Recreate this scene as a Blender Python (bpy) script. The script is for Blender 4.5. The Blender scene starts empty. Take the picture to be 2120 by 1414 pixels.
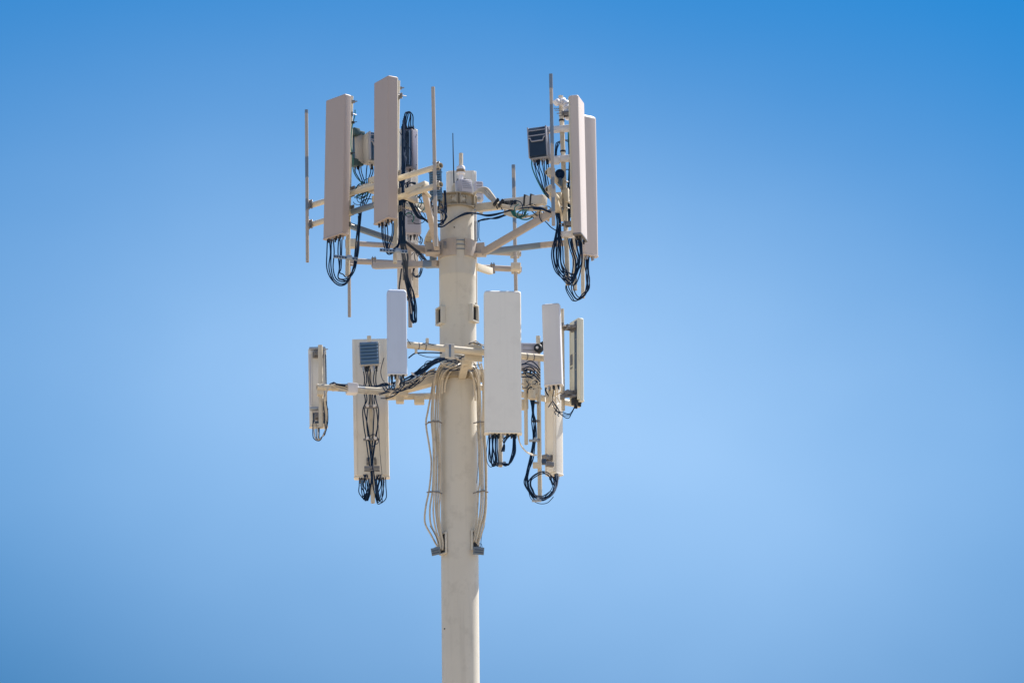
import bpy, bmesh, math, random
from mathutils import Vector, Matrix

random.seed(7)
SC = bpy.context.scene
COL = SC.collection
R = math.radians

# ------------------------------------------------------------------ camera
W0, H0 = 2120.0, 1414.0            # size of the photograph the measurements were taken in
F = 12483.0                        # focal length in those pixels (long telephoto)
PITCH, ROLL = 16.0, -0.62
CAM = Vector((0.745, -80.0, 1.7))
CR = Matrix.Rotation(R(90 + PITCH), 3, 'X') @ Matrix.Rotation(R(ROLL), 3, 'Z')
cam = bpy.data.cameras.new('camera')
cam.sensor_width = 36.0
cam.lens = 36.0 * F / W0
cam.clip_start = 1.0
cam.clip_end = 20000.0
camo = bpy.data.objects.new('camera', cam)
camo.matrix_world = Matrix.Translation(CAM) @ CR.to_4x4()
COL.objects.link(camo)
SC.camera = camo


def at(px, py, Y=0.0):
    """world point measured at photograph pixel (px,py) lying at depth Y (Y=0 is the pole axis)."""
    d = CR @ Vector((px - W0 / 2, -(py - H0 / 2), -F))
    return CAM + d * ((Y - CAM.y) / d.y)


# ------------------------------------------------------------------ light, sky, exposure
SUN_EL, SUN_AZ = 52.0, 40.0        # azimuth counted from +X towards +Y (behind the tower, to the right)
sd = Vector((math.cos(R(SUN_EL)) * math.cos(R(SUN_AZ)), math.cos(R(SUN_EL)) * math.sin(R(SUN_AZ)), math.sin(R(SUN_EL))))
sl = bpy.data.lights.new('sun', 'SUN')
sl.energy = 5.0
sl.angle = R(0.53)
sl.color = (1.0, 0.95, 0.87)
so = bpy.data.objects.new('sun', sl)
so.rotation_euler = sd.to_track_quat('Z', 'Y').to_euler()
so.location = sd * 200
COL.objects.link(so)

SKY_STRENGTH = 0.10
SKY_RAMP = [(0.0, (1.0, 1.0, 1.0)), (0.15, (0.55, 0.75, 0.85)), (0.215, (0.0, 0.19, 0.33)), (0.255, (0.02, 0.30, 0.48)), (0.345, (0.0, 0.36, 0.61)), (0.50, (0.45, 0.62, 0.78)), (1.0, (0.8, 0.9, 1.0))]
PALE_PATCH = (1.84, 3.15, 5.0)
wd = bpy.data.worlds.new('World')
SC.world = wd
wd.use_nodes = True
nt = wd.node_tree
N, L = nt.nodes, nt.links
N.clear()
out = N.new('ShaderNodeOutputWorld')
bg = N.new('ShaderNodeBackground')
sky = N.new('ShaderNodeTexSky')
sky.sky_type = 'NISHITA'
sky.sun_disc = False
sky.sun_elevation = R(SUN_EL)
sky.sun_rotation = R(90 - SUN_AZ)
sky.altitude = 400
sky.air_density = 1.0
sky.dust_density = 0.6
sky.ozone_density = 2.5
tc = N.new('ShaderNodeTexCoord')
sep = N.new('ShaderNodeSeparateXYZ')
L.new(tc.outputs['Generated'], sep.inputs[0])


def mth(op, a, b=None, c=None, clamp=False):
    n_ = N.new('ShaderNodeMath')
    n_.operation = op
    n_.use_clamp = clamp
    for i_, v_ in enumerate((a, b, c)):
        if v_ is None:
            continue
        if isinstance(v_, (int, float)):
            n_.inputs[i_].default_value = v_
        else:
            L.new(v_, n_.inputs[i_])
    return n_.outputs[0]


def cmix(fac, a, b, mode='MIX'):
    n_ = N.new('ShaderNodeMix')
    n_.data_type = 'RGBA'
    n_.blend_type = mode
    for k_, v_ in (('Factor', fac), ('A', a), ('B', b)):
        if isinstance(v_, (int, float)):
            n_.inputs[k_].default_value = v_
        elif isinstance(v_, tuple):
            n_.inputs[k_].default_value = (*v_, 1)
        else:
            L.new(v_, n_.inputs[k_])
    return n_.outputs['Result']


zc_ = sep.outputs['Z']
# clear air: the Nishita sky, tinted deeper in one band for lens corner falloff
ramp = N.new('ShaderNodeValToRGB')
L.new(zc_, ramp.inputs['Fac'])
cr = ramp.color_ramp
while len(cr.elements) < len(SKY_RAMP):
    cr.elements.new(0.5)
for e, (p, c) in zip(cr.elements, SKY_RAMP):
    e.position = p
    e.color = (*c, 1)
clear = cmix(1.0, sky.outputs['Color'], ramp.outputs['Color'], 'MULTIPLY')
# pale patches painted low round the sky: thin haze plus the lens's bright middle
az_ = mth('ARCTAN2', sep.outputs['X'], sep.outputs['Y'])
up_ = mth('SUBTRACT', zc_, 0.2646)
drift = mth('MULTIPLY_ADD', mth('SUBTRACT', 0.2756, zc_), 0.541, -0.005)
pa = mth('DIVIDE', mth('SINE', mth('MULTIPLY', mth('SUBTRACT', az_, drift), 6.0)), 6.0 * 0.104)
wz = mth('MULTIPLY_ADD', mth('GREATER_THAN', up_, 0.0), 0.050 - 0.063, 0.063)
pz = mth('DIVIDE', up_, wz)
mp = N.new('ShaderNodeMapping')
mp.inputs['Location'].default_value = (3.1, 0.4, 1.7)
mp.inputs['Scale'].default_value = (14.0, 14.0, 20.0)
L.new(tc.outputs['Generated'], mp.inputs['Vector'])
nz = N.new('ShaderNodeTexNoise')
nz.inputs['Scale'].default_value = 1.0
nz.inputs['Detail'].default_value = 3.0
nz.inputs['Roughness'].default_value = 0.5
L.new(mp.outputs['Vector'], nz.inputs['Vector'])
r2 = mth('ADD', mth('MULTIPLY', pa, pa), mth('MULTIPLY', pz, pz))
r2 = mth('ADD', r2, mth('MULTIPLY_ADD', nz.outputs['Fac'], -0.5, 0.25))
hz = mth('EXPONENT', mth('MULTIPLY', r2, -1.0))
hz = mth('MINIMUM', hz, 1.0)
L.new(cmix(hz, clear, PALE_PATCH), bg.inputs['Color'])
bg.inputs['Strength'].default_value = SKY_STRENGTH
L.new(bg.outputs[0], out.inputs[0])

SC.view_settings.view_transform = 'Standard'
SC.view_settings.look = 'None'
SC.view_settings.gamma = 1.0
SC.view_settings.use_curve_mapping = False
SC.view_settings.exposure = 0.93


# ------------------------------------------------------------------ materials
def mat(name, base, rough=0.5, metal=0.0, var=0.10, scale=3.0, dirt=None, dirt_amt=0.0, dirt_scale=6.0,
        bare=None, bare_at=0.62, bare_scale=1.3, bump=0.0, coat=0.0, speck=0.0, streak=0.0, spec=0.5):
    m = bpy.data.materials.new(name)
    m.use_nodes = True
    n, l = m.node_tree.nodes, m.node_tree.links
    b = n['Principled BSDF']
    b.inputs['Roughness'].default_value = rough
    b.inputs['Metallic'].default_value = metal
    b.inputs['Specular IOR Level'].default_value = spec
    if coat:
        b.inputs['Coat Weight'].default_value = coat
    g = n.new('ShaderNodeNewGeometry')
    oi = n.new('ShaderNodeObjectInfo')
    # large soft tonal variation
    t = n.new('ShaderNodeTexNoise')
    t.inputs['Scale'].default_value = scale
    t.inputs['Detail'].default_value = 5
    l.new(g.outputs['Position'], t.inputs['Vector'])
    cm = n.new('ShaderNodeMix'); cm.data_type = 'RGBA'
    cm.inputs['A'].default_value = (*[c * (1 - var) for c in base], 1)
    cm.inputs['B'].default_value = (*[min(1, c * (1 + var)) for c in base], 1)
    l.new(t.outputs['Fac'], cm.inputs['Factor'])
    col = cm.outputs['Result']

    def over(fac, c, colin):
        x = n.new('ShaderNodeMix'); x.data_type = 'RGBA'
        l.new(fac, x.inputs['Factor'])
        l.new(colin, x.inputs['A'])
        x.inputs['B'].default_value = (*c, 1)
        return x.outputs['Result']

    def mrange(v, a, bb, lo, hi):
        r_ = n.new('ShaderNodeMapRange')
        l.new(v, r_.inputs['Value'])
        for k, val in (('From Min', a), ('From Max', bb), ('To Min', lo), ('To Max', hi)):
            r_.inputs[k].default_value = val
        return r_.outputs['Result']

    if dirt:
        d = n.new('ShaderNodeTexNoise')
        d.inputs['Scale'].default_value = dirt_scale
        d.inputs['Detail'].default_value = 8
        d.inputs['Roughness'].default_value = 0.65
        l.new(g.outputs['Position'], d.inputs['Vector'])
        col = over(mrange(d.outputs['Fac'], 0.52, 0.75, 0, dirt_amt), dirt, col)
    if streak:
        ms = n.new('ShaderNodeMapping')
        ms.inputs['Scale'].default_value = (14, 14, 0.7)
        l.new(g.outputs['Position'], ms.inputs['Vector'])
        d = n.new('ShaderNodeTexNoise')
        d.inputs['Scale'].default_value = 1.0
        d.inputs['Detail'].default_value = 4
        l.new(ms.outputs['Vector'], d.inputs['Vector'])
        col = over(mrange(d.outputs['Fac'], 0.55, 0.8, 0, streak), [c * 0.55 for c in base], col)
    if speck:
        d = n.new('ShaderNodeTexNoise')
        d.inputs['Scale'].default_value = 24
        d.inputs['Detail'].default_value = 2
        l.new(g.outputs['Position'], d.inputs['Vector'])
        col = over(mrange(d.outputs['Fac'], 0.74, 0.78, 0, speck), (0.12, 0.11, 0.11), col)
    if bare:     # bands where the paint is missing and galvanised steel shows
        sx = n.new('ShaderNodeSeparateXYZ')
        l.new(g.outputs['Position'], sx.inputs[0])
        a1 = n.new('ShaderNodeMath'); a1.operation = 'MULTIPLY_ADD'
        l.new(oi.outputs['Random'], a1.inputs[0]); a1.inputs[1].default_value = 57.0
        l.new(sx.outputs['Z'], a1.inputs[2])
        cx = n.new('ShaderNodeCombineXYZ')
        l.new(a1.outputs[0], cx.inputs['Z'])
        fx = n.new('ShaderNodeMath'); fx.operation = 'MULTIPLY'
        l.new(sx.outputs['X'], fx.inputs[0]); fx.inputs[1].default_value = 0.9
        l.new(fx.outputs[0], cx.inputs['X'])
        d = n.new('ShaderNodeTexNoise')
        d.inputs['Scale'].default_value = bare_scale
        d.inputs['Detail'].default_value = 4
        l.new(cx.outputs[0], d.inputs['Vector'])
        col = over(mrange(d.outputs['Fac'], bare_at, bare_at + 0.015, 0, 1), bare, col)
    l.new(col, b.inputs['Base Color'])
    if bump:
        bn = n.new('ShaderNodeTexNoise')
        bn.inputs['Scale'].default_value = 60
        bn.inputs['Detail'].default_value = 4
        l.new(g.outputs['Position'], bn.inputs['Vector'])
        bp = n.new('ShaderNodeBump')
        bp.inputs['Strength'].default_value = bump
        bp.inputs['Distance'].default_value = 0.004
        l.new(bn.outputs['Fac'], bp.inputs['Height'])
        l.new(bp.outputs['Normal'], b.inputs['Normal'])
    return m


M = {
    'pole': mat('beige_pole_paint', (0.625, 0.58, 0.50), 0.55, var=0.07, scale=2.0, dirt=(0.30, 0.27, 0.22), dirt_amt=0.4, dirt_scale=4.0, bump=0.15, streak=0.28),
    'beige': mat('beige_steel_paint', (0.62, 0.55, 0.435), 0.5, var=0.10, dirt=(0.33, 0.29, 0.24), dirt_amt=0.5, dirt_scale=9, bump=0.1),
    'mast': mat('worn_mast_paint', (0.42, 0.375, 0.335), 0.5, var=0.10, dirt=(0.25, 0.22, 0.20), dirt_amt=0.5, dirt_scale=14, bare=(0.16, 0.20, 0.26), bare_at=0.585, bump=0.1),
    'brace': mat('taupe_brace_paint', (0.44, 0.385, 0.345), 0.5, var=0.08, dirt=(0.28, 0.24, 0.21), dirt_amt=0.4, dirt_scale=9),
    'greybar': mat('bare_galvanised_bar', (0.20, 0.25, 0.31), 0.45, metal=0.4, var=0.15),
    'galv': mat('galvanised_steel', (0.36, 0.39, 0.43), 0.45, metal=0.6, var=0.2, scale=14),
    'dgalv': mat('dull_weathered_steel', (0.22, 0.21, 0.21), 0.5, metal=0.5, var=0.25, scale=14),
    'tan': mat('pinkish_tan_radome', (0.455, 0.375, 0.335), 0.5, var=0.035, scale=1.2, dirt=(0.44, 0.39, 0.36), dirt_amt=0.22, dirt_scale=2.5, bump=0.05, streak=0.10),
    'icy': mat('icy_grey_radome', (0.57, 0.63, 0.75), 0.45, var=0.03, scale=1.2, dirt=(0.42, 0.45, 0.52), dirt_amt=0.25, dirt_scale=2.5, bump=0.05, streak=0.10),
    'tan_lit': mat('sunlit_tan_radome', (0.56, 0.49, 0.455), 0.5, var=0.035, scale=1.2, dirt=(0.42, 0.37, 0.35), dirt_amt=0.2, dirt_scale=2.5, bump=0.05, streak=0.10),  # the same tan paint, lightened to stand for sun falling on it
    'sand': mat('sand_radome', (0.62, 0.575, 0.505), 0.5, var=0.035, scale=1.2, dirt=(0.46, 0.42, 0.36), dirt_amt=0.22, dirt_scale=2.5, bump=0.05, streak=0.10),
    'stone': mat('stone_grey_radome', (0.83, 0.80, 0.735), 0.5, var=0.03, scale=1.2, dirt=(0.46, 0.43, 0.40), dirt_amt=0.2, dirt_scale=2.5, bump=0.05, streak=0.10),
    'white': mat('pale_grey_radome', (0.68, 0.66, 0.66), 0.45, var=0.03, scale=1.2, dirt=(0.48, 0.46, 0.47), dirt_amt=0.25, dirt_scale=2.5, bump=0.05, streak=0.10),
    'back': mat('beige_panel_back', (0.80, 0.755, 0.68), 0.55, var=0.05, scale=2.0, dirt=(0.40, 0.35, 0.28), dirt_amt=0.3, dirt_scale=4),
    'olive': mat('pale_olive_panel_paint', (0.76, 0.74, 0.62), 0.5, var=0.04, scale=2.0, dirt=(0.42, 0.40, 0.33), dirt_amt=0.25),
    'stripe': mat('slate_blue_groove', (0.055, 0.10, 0.165), 0.5, var=0.1),
    'edge': mat('cream_panel_edge', (0.66, 0.60, 0.48), 0.5, var=0.06),
    'rgrey': mat('lavender_grey_housing', (0.50, 0.49, 0.55), 0.45, var=0.05, dirt=(0.3, 0.3, 0.33), dirt_amt=0.3),
    'rlight': mat('light_radio_housing', (0.43, 0.41, 0.395), 0.45, var=0.05, dirt=(0.38, 0.36, 0.35), dirt_amt=0.3),
    'rdark': mat('dark_radio_fins', (0.032, 0.065, 0.125), 0.45, metal=0.1, var=0.2),
    'rviolet': mat('violet_grey_housing', (0.17, 0.16, 0.205), 0.45, var=0.08, dirt=(0.1, 0.1, 0.13), dirt_amt=0.4),
    'rframe': mat('grey_radio_casting', (0.30, 0.31, 0.37), 0.45, var=0.08, dirt=(0.2, 0.2, 0.24), dirt_amt=0.3),
    'hang': mat('blue_grey_plate', (0.13, 0.17, 0.225), 0.45, metal=0.2, var=0.2),
    'ribs': mat('blue_radio_ribs', (0.075, 0.16, 0.29), 0.45, var=0.2),
    'gsteel': mat('dark_green_bracket', (0.045, 0.085, 0.09), 0.5, metal=0.2, var=0.2),
    'collar': mat('stained_collar_steel', (0.37, 0.31, 0.225), 0.5, var=0.15, scale=6, dirt=(0.20, 0.17, 0.13), dirt_amt=0.7, dirt_scale=12, bump=0.1),
    'rmid': mat('steel_blue_fins', (0.07, 0.14, 0.235), 0.45, metal=0.1, var=0.2),
    'black': mat('black_cable_jacket', (0.008, 0.026, 0.066), 0.7, var=0.35, scale=9, spec=0.10),
    'bgreen': mat('green_ground_wire', (0.01, 0.13, 0.12), 0.4, var=0.3),
    'bcable': mat('painted_beige_cable', (0.60, 0.53, 0.42), 0.5, var=0.12, dirt=(0.16, 0.13, 0.12), dirt_amt=0.75, dirt_scale=9),
    'rubber': mat('black_rubber', (0.012, 0.016, 0.024), 0.6, var=0.3),
    'copper': mat('silver_connector', (0.45, 0.42, 0.42), 0.35, metal=0.8, var=0.2),
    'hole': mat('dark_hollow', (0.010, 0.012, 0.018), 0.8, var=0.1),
    'wplas': mat('white_plastic', (0.76, 0.74, 0.76), 0.4, var=0.05, dirt=(0.5, 0.48, 0.48), dirt_amt=0.3),
    'rust': mat('rusty_strap', (0.26, 0.19, 0.12), 0.6, var=0.3, scale=20),
    'ground': mat('dry_sandy_ground', (0.34, 0.27, 0.19), 0.9, var=0.15, scale=0.05, dirt=(0.28, 0.25, 0.17), dirt_amt=0.5, dirt_scale=0.02),
}


# ------------------------------------------------------------------ mesh helpers
def finish(bm, me, sharp=0.55):
    bmesh.ops.recalc_face_normals(bm, faces=bm.faces)
    for f in bm.faces:
        f.smooth = True
    for e in bm.edges:
        if len(e.link_faces) == 2 and e.calc_face_angle(0) > sharp:
            e.smooth = False
    bm.to_mesh(me)
    bm.free()


def origin_of(o):
    v = Vector()
    while o is not None:
        v += o.location
        o = o.parent
    return v


SPLIT = {'bracket_pad', 'white_clamp', 'crossover_block', 'bare_tube', 'saddle_bracket', 'threaded_rod', 'collar_ear', 'splice_clamp', 'bolt',
         'brace', 'band', 'tilt_bracket', 'cable_clip', 'mounting_bracket', 'strap', 'mid_collar', 'rivet', 'bare_band'}


def islands(bm):
    """groups of vertices that hang together (touching boxes count as one piece)"""
    seen, groups = set(), []
    bm.verts.ensure_lookup_table()
    for v in bm.verts:
        if v in seen:
            continue
        st, g = [v], []
        seen.add(v)
        while st:
            q = st.pop()
            g.append(q)
            for e_ in q.link_edges:
                w_ = e_.other_vert(q)
                if w_ not in seen:
                    seen.add(w_)
                    st.append(w_)
        lo = [min(q.co[k] for q in g) - 0.004 for k in range(3)]
        hi = [max(q.co[k] for q in g) + 0.004 for k in range(3)]
        groups.append([lo, hi, g])
    again = True
    while again:
        again = False
        for i in range(len(groups)):
            for j in range(i + 1, len(groups)):
                A, B_ = groups[i], groups[j]
                if all(A[0][k] <= B_[1][k] and B_[0][k] <= A[1][k] for k in range(3)):
                    groups[i] = [[min(A[0][k], B_[0][k]) for k in range(3)], [max(A[1][k], B_[1][k]) for k in range(3)], A[2] + B_[2]]
                    del groups[j]
                    again = True
                    break
            if again:
                break
    return [g[2] for g in groups]


def obj(name, bm, m, parent=None, label=None, origin=None):
    if name in SPLIT and parent:
        gs = islands(bm)
        if len(gs) > 1:
            last = None
            for g in gs:
                gset = set(g)
                nb = bmesh.new()
                mp_ = {v: nb.verts.new(v.co) for v in g}
                for f in bm.faces:
                    if f.verts[0] in gset:
                        nb.faces.new([mp_[v] for v in f.verts])
                last = obj1(name, nb, m, parent, label, origin)
            bm.free()
            return last
    return obj1(name, bm, m, parent, label, origin)


def obj1(name, bm, m, parent=None, label=None, origin=None):
    me = bpy.data.meshes.new(name)
    off = origin_of(parent) if parent else (origin or Vector())
    bmesh.ops.translate(bm, verts=bm.verts, vec=-off)
    finish(bm, me)
    me.materials.append(M[m])
    o = bpy.data.objects.new(name, me)
    COL.objects.link(o)
    if parent:
        o.parent = parent
    elif origin:
        o.location = origin
    if label:
        o['label'] = label
    return o


def tag(o, label, cat, group=None):
    o['label'] = label
    o['category'] = cat
    if group:
        o['group'] = group
    return o


def thing(name, label, cat, loc, group=None):
    o = bpy.data.objects.new(name, None)
    o.empty_display_size = 0.1
    o.location = loc
    COL.objects.link(o)
    return tag(o, label, cat, group)


def struct(name, bm, m):
    o = obj(name, bm, m)
    o['kind'] = 'structure'
    return o


def frame_of(z):
    z = z.normalized()
    a = Vector((0, 0, 1)) if abs(z.z) < 0.9 else Vector((1, 0, 0))
    x = a.cross(z).normalized()
    return x, z.cross(x).normalized(), z


def tube(bm, pts, r, seg=8, cap=True):
    """round tube through world points; r may be one radius or one per point"""
    pts = [Vector(p) for p in pts]
    n = len(pts)
    rs = r if isinstance(r, (list, tuple)) else [r] * n
    tang = []
    for i in range(n):
        a, b = pts[max(0, i - 1)], pts[min(n - 1, i + 1)]
        t = b - a
        tang.append(t.normalized() if t.length > 1e-9 else Vector((0, 0, 1)))
    x, y, _ = frame_of(tang[0])
    rings = []
    for i in range(n):
        t = tang[i]
        x = (x - t * x.dot(t)).normalized()
        y = t.cross(x)
        rings.append([bm.verts.new(pts[i] + (x * math.cos(2 * math.pi * k / seg) + y * math.sin(2 * math.pi * k / seg)) * rs[i]) for k in range(seg)])
    for i in range(n - 1):
        for k in range(seg):
            bm.faces.new((rings[i][k], rings[i][(k + 1) % seg], rings[i + 1][(k + 1) % seg], rings[i + 1][k]))
    if cap:
        bm.faces.new(rings[0][::-1])
        bm.faces.new(rings[-1])


def hollow(bm, a, b, r, wall=0.006, deep=0.35, seg=18):
    """pipe with open ends one can look into"""
    x, y, z = frame_of(b - a)
    ln = (b - a).length
    deep = min(deep, ln * 0.4)
    prof = [(deep, 0.0), (deep, r - wall), (0, r - wall), (0, r), (ln, r), (ln, r - wall), (ln - deep, r - wall), (ln - deep, 0.0)]
    rings = []
    for (h, rr) in prof:
        if rr == 0:
            rings.append([bm.verts.new(a + z * h)])
        else:
            rings.append([bm.verts.new(a + z * h + (x * math.cos(2 * math.pi * k / seg) + y * math.sin(2 * math.pi * k / seg)) * rr) for k in range(seg)])
    for p, q in zip(rings, rings[1:]):
        for k in range(seg):
            k2 = (k + 1) % seg
            if len(p) == 1:
                bm.faces.new((p[0], q[k2], q[k]))
            elif len(q) == 1:
                bm.faces.new((p[k], p[k2], q[0]))
            else:
                bm.faces.new((p[k], p[k2], q[k2], q[k]))


def obox(bm, c, ax, half, bev=0.0):
    """box with centre c, three unit axes, three half sizes; edges eased by bev"""
    b = bmesh.new()
    bmesh.ops.create_cube(b, size=2.0)
    for v in b.verts:
        v.co = Vector((v.co.x * half[0], v.co.y * half[1], v.co.z * half[2]))
    if bev > 0:
        bmesh.ops.bevel(b, geom=list(b.edges), offset=min(bev, min(half) * 0.6), segments=2, affect='EDGES', profile=0.5)
    for v in b.verts:
        v.co = c + ax[0] * v.co.x + ax[1] * v.co.y + ax[2] * v.co.z
    tmp = bpy.data.meshes.new('tmp')
    b.to_mesh(tmp)
    b.free()
    bm.from_mesh(tmp)
    bpy.data.meshes.remove(tmp)


def beam(bm, a, b, w, h, up=Vector((0, 0, 1)), bev=0.004):
    """rectangular bar from a to b"""
    z = (b - a).normalized()
    x = up.cross(z).normalized()
    y = z.cross(x)
    obox(bm, (a + b) / 2, (x, y, z), (w / 2, h / 2, (b - a).length / 2), bev)


def lathe(bm, prof, axis_at, seg=64, a0=0.0, a1=2 * math.pi):
    """profile [(radius, z)] turned about a vertical axis; axis_at(z) -> (x, y)"""
    full = abs(a1 - a0 - 2 * math.pi) < 1e-6
    cols = seg if full else seg + 1
    rings = []
    for (r, z) in prof:
        cx, cy = axis_at(z)
        rings.append([bm.verts.new((cx + r * math.cos(a0 + (a1 - a0) * k / seg), cy + r * math.sin(a0 + (a1 - a0) * k / seg), z)) for k in range(cols)])
    for p, q in zip(rings, rings[1:]):
        for k in range(seg):
            k2 = (k + 1) % cols
            bm.faces.new((p[k], p[k2], q[k2], q[k]))
    return rings


def arc_plate(bm, ri, ro, z0, z1, a0, a1, seg=24):
    """curved plate around the pole"""
    pr = [(ri, z0), (ro, z0), (ro, z1), (ri, z1), (ri, z0)]
    rg = lathe(bm, pr, lambda z: (0, 0), seg, a0, a1)
    for i in (0, -1):
        bm.faces.new([rg[j][i] for j in range(4)])
    bmesh.ops.remove_doubles(bm, verts=bm.verts, dist=1e-5)


def smooth(pts, k=7):
    """Catmull-Rom through points"""
    P = [pts[0]] + list(pts) + [pts[-1]]
    o = []
    for i in range(1, len(P) - 2):
        p0, p1, p2, p3 = P[i - 1], P[i], P[i + 1], P[i + 2]
        for s in range(k):
            t = s / k
            o.append(0.5 * ((2 * p1) + (p2 - p0) * t + (2 * p0 - 5 * p1 + 4 * p2 - p3) * t * t + (3 * p1 - p0 - 3 * p2 + p3) * t ** 3))
    o.append(P[-2])
    return o


# ------------------------------------------------------------------ cables: every one an object
def cable(pts, r, m, name, label, cat='cable', group=None, seg=7, k=7, j=1.9):
    r *= 0.73 if m == 'black' else 1.0
    if m == 'black' and len(pts) > 4:
        pts = [p if i in (0, len(pts) - 1) else (p[0] + random.uniform(-j, j), p[1] + random.uniform(-j, j), p[2] + random.uniform(-0.03, 0.03)) for i, p in enumerate(pts)]
    w = [at(*p) for p in pts]
    bm = bmesh.new()
    tube(bm, smooth(w, k), r, seg)
    return tag(obj(name, bm, m, origin=w[0].copy()), label, cat, group)


def bundle(paths, n, r, m, label, group, name='jumper_cable', cat='cable', jit=1.5):
    """n cables along one path [(px,py,Y,spread)], fanning out by spread (in pixels) at each point"""
    for i in range(n):
        s = (i - (n - 1) / 2) / max(1, (n - 1) / 2) if n > 1 else 0
        pts = []
        for j, (x, y, Y, sp) in enumerate(paths):
            pts.append((x + s * sp + random.uniform(-jit, jit) * (0.4 if j in (0, len(paths) - 1) else 1),
                        y + random.uniform(-jit, jit) * 0.9 - (abs(s) * sp * 0.15), Y + random.uniform(-1, 1) * 0.012 + s * 0.02))
        cable(pts, r * random.uniform(0.85, 1.15), m, name, label, cat, group)


# ------------------------------------------------------------------ panel antennas
def rrect(w, d, rf, rb, n=5):
    """plan of a radome: rounded front corners (front is +y), nearly square back corners"""
    P = []
    for (cx, cy, r, a) in ((w / 2 - rf, d / 2 - rf, rf, 0), (-w / 2 + rf, d / 2 - rf, rf, 90), (-w / 2 + rb, -d / 2 + rb, rb, 180), (w / 2 - rb, -d / 2 + rb, rb, 270)):
        for i in range(n + 1):
            t = R(a + 90 * i / n)
            P.append((cx + r * math.cos(t), cy + r * math.sin(t)))
    return P


def panel_frame(B, T, ang):
    z = (T - B).normalized()
    n = Vector((math.cos(R(ang)), math.sin(R(ang)), 0))
    n = (n - z * n.dot(z)).normalized()
    return z.cross(n).normalized(), n, z          # u (to the right seen from the front), n (outward), z


def panel(label, top, bot, Y, ang, w, d, front='tan', backm='edge', rf=0.03, ndots=6, group=None, mast=None, capm=None,
          back_slab=0.86, name='panel_antenna', dome=0.018, conn_r=0.013):
    """a sector panel antenna: radome, back tray, end cap, connectors and two mounting brackets"""
    T, B = at(top[0], top[1], Y), at(bot[0], bot[1], Y)
    u, n, z = panel_frame(B, T, ang)
    Lg = (T - B).length
    root = thing(name, label, 'antenna', B, group)
    # radome
    bm = bmesh.new()
    pl = rrect(w, d, rf, 0.008)
    lv = [(0.0, 0.004), (0.006, 0.0)] + [(Lg - dome + dome * math.sin(R(15 * k)), dome * (1 - math.cos(R(15 * k)))) for k in range(7)]
    rings = []
    for (h, ins) in lv:
        sx, sy = (w / 2 - ins) / (w / 2), (d / 2 - min(ins, d * 0.3)) / (d / 2)
        rings.append([bm.verts.new(B + z * h + u * (x * sx) + n * (y * sy)) for x, y in pl])
    for p, q in zip(rings, rings[1:]):
        for k in range(len(p)):
            k2 = (k + 1) % len(p)
            bm.faces.new((p[k], p[k2], q[k2], q[k]))
    bm.faces.new(rings[0][::-1]); bm.faces.new(rings[-1])
    obj('radome', bm, front, root)
    # back tray
    bm = bmesh.new()
    obox(bm, B + z * (Lg * 0.5 + 0.004) - n * (d / 2 + 0.011), (u, n, z), (w * back_slab / 2, 0.012, Lg / 2 - 0.004), 0.004)
    for s in (-1, 1):
        obox(bm, B + z * (Lg * 0.5) - n * (d / 2 + 0.016) + u * (s * w * back_slab * 0.42), (u, n, z), (0.007, 0.019, Lg / 2 - 0.012), 0.002)
    obj('back_plate', bm, backm, root)
    # end cap
    bm = bmesh.new()
    rings = []
    for (h, g) in ((0.001, 0.004), (-0.004, 0.005), (-0.016, 0.005), (-0.020, 0.001)):
        sx, sy = (w / 2 + g) / (w / 2), (d / 2 + g) / (d / 2)
        rings.append([bm.verts.new(B + z * h + u * (x * sx) + n * (y * sy)) for x, y in pl])
    for p, q in zip(rings, rings[1:]):
        for k in range(len(p)):
            k2 = (k + 1) % len(p)
            bm.faces.new((p[k], p[k2], q[k2], q[k]))
    bm.faces.new(rings[0]); bm.faces.new(rings[-1][::-1])
    obj('end_cap', bm, capm or front, root)
    # connectors under the cap
    for i in range(ndots):
        fx = (i % ((ndots + 1) // 2) + 0.5) / ((ndots + 1) // 2) - 0.5
        fy = -0.2 if i < (ndots + 1) // 2 else 0.2
        c = B + u * (fx * w * 0.8) + n * (fy * d) - z * 0.018
        bm = bmesh.new()
        tube(bm, [c, c - z * 0.018, c - z * 0.02, c - z * 0.055], [conn_r * 1.25, conn_r * 1.25, conn_r, conn_r * 0.9], 10)
        obj('connector', bm, random.choice(['copper', 'rubber', 'rubber']), root)
    # brackets towards the mast behind
    for f in (0.10, 0.90):
        c = B + z * (Lg * f) - n * (d / 2 + 0.02)
        bm = bmesh.new()
        obox(bm, c - n * 0.012, (u, n, z), (min(0.07, w * 0.3), 0.012, 0.045), 0.003)
        for s in (-1, 1):
            obox(bm, c - n * 0.06 + u * (s * 0.045), (u, n, z), (0.004, 0.055, 0.03), 0.002)
        obox(bm, c - n * 0.125, (u, n, z), (0.065, 0.010, 0.035), 0.003)
        for s in (-1, 1):
            tube(bm, [c - n * 0.02 + u * (s * 0.055), c - n * 0.20 + u * (s * 0.055)], 0.006, 6)
        obj('mounting_bracket', bm, 'dgalv', root)
    return root, B, T, u, n, z


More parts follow.
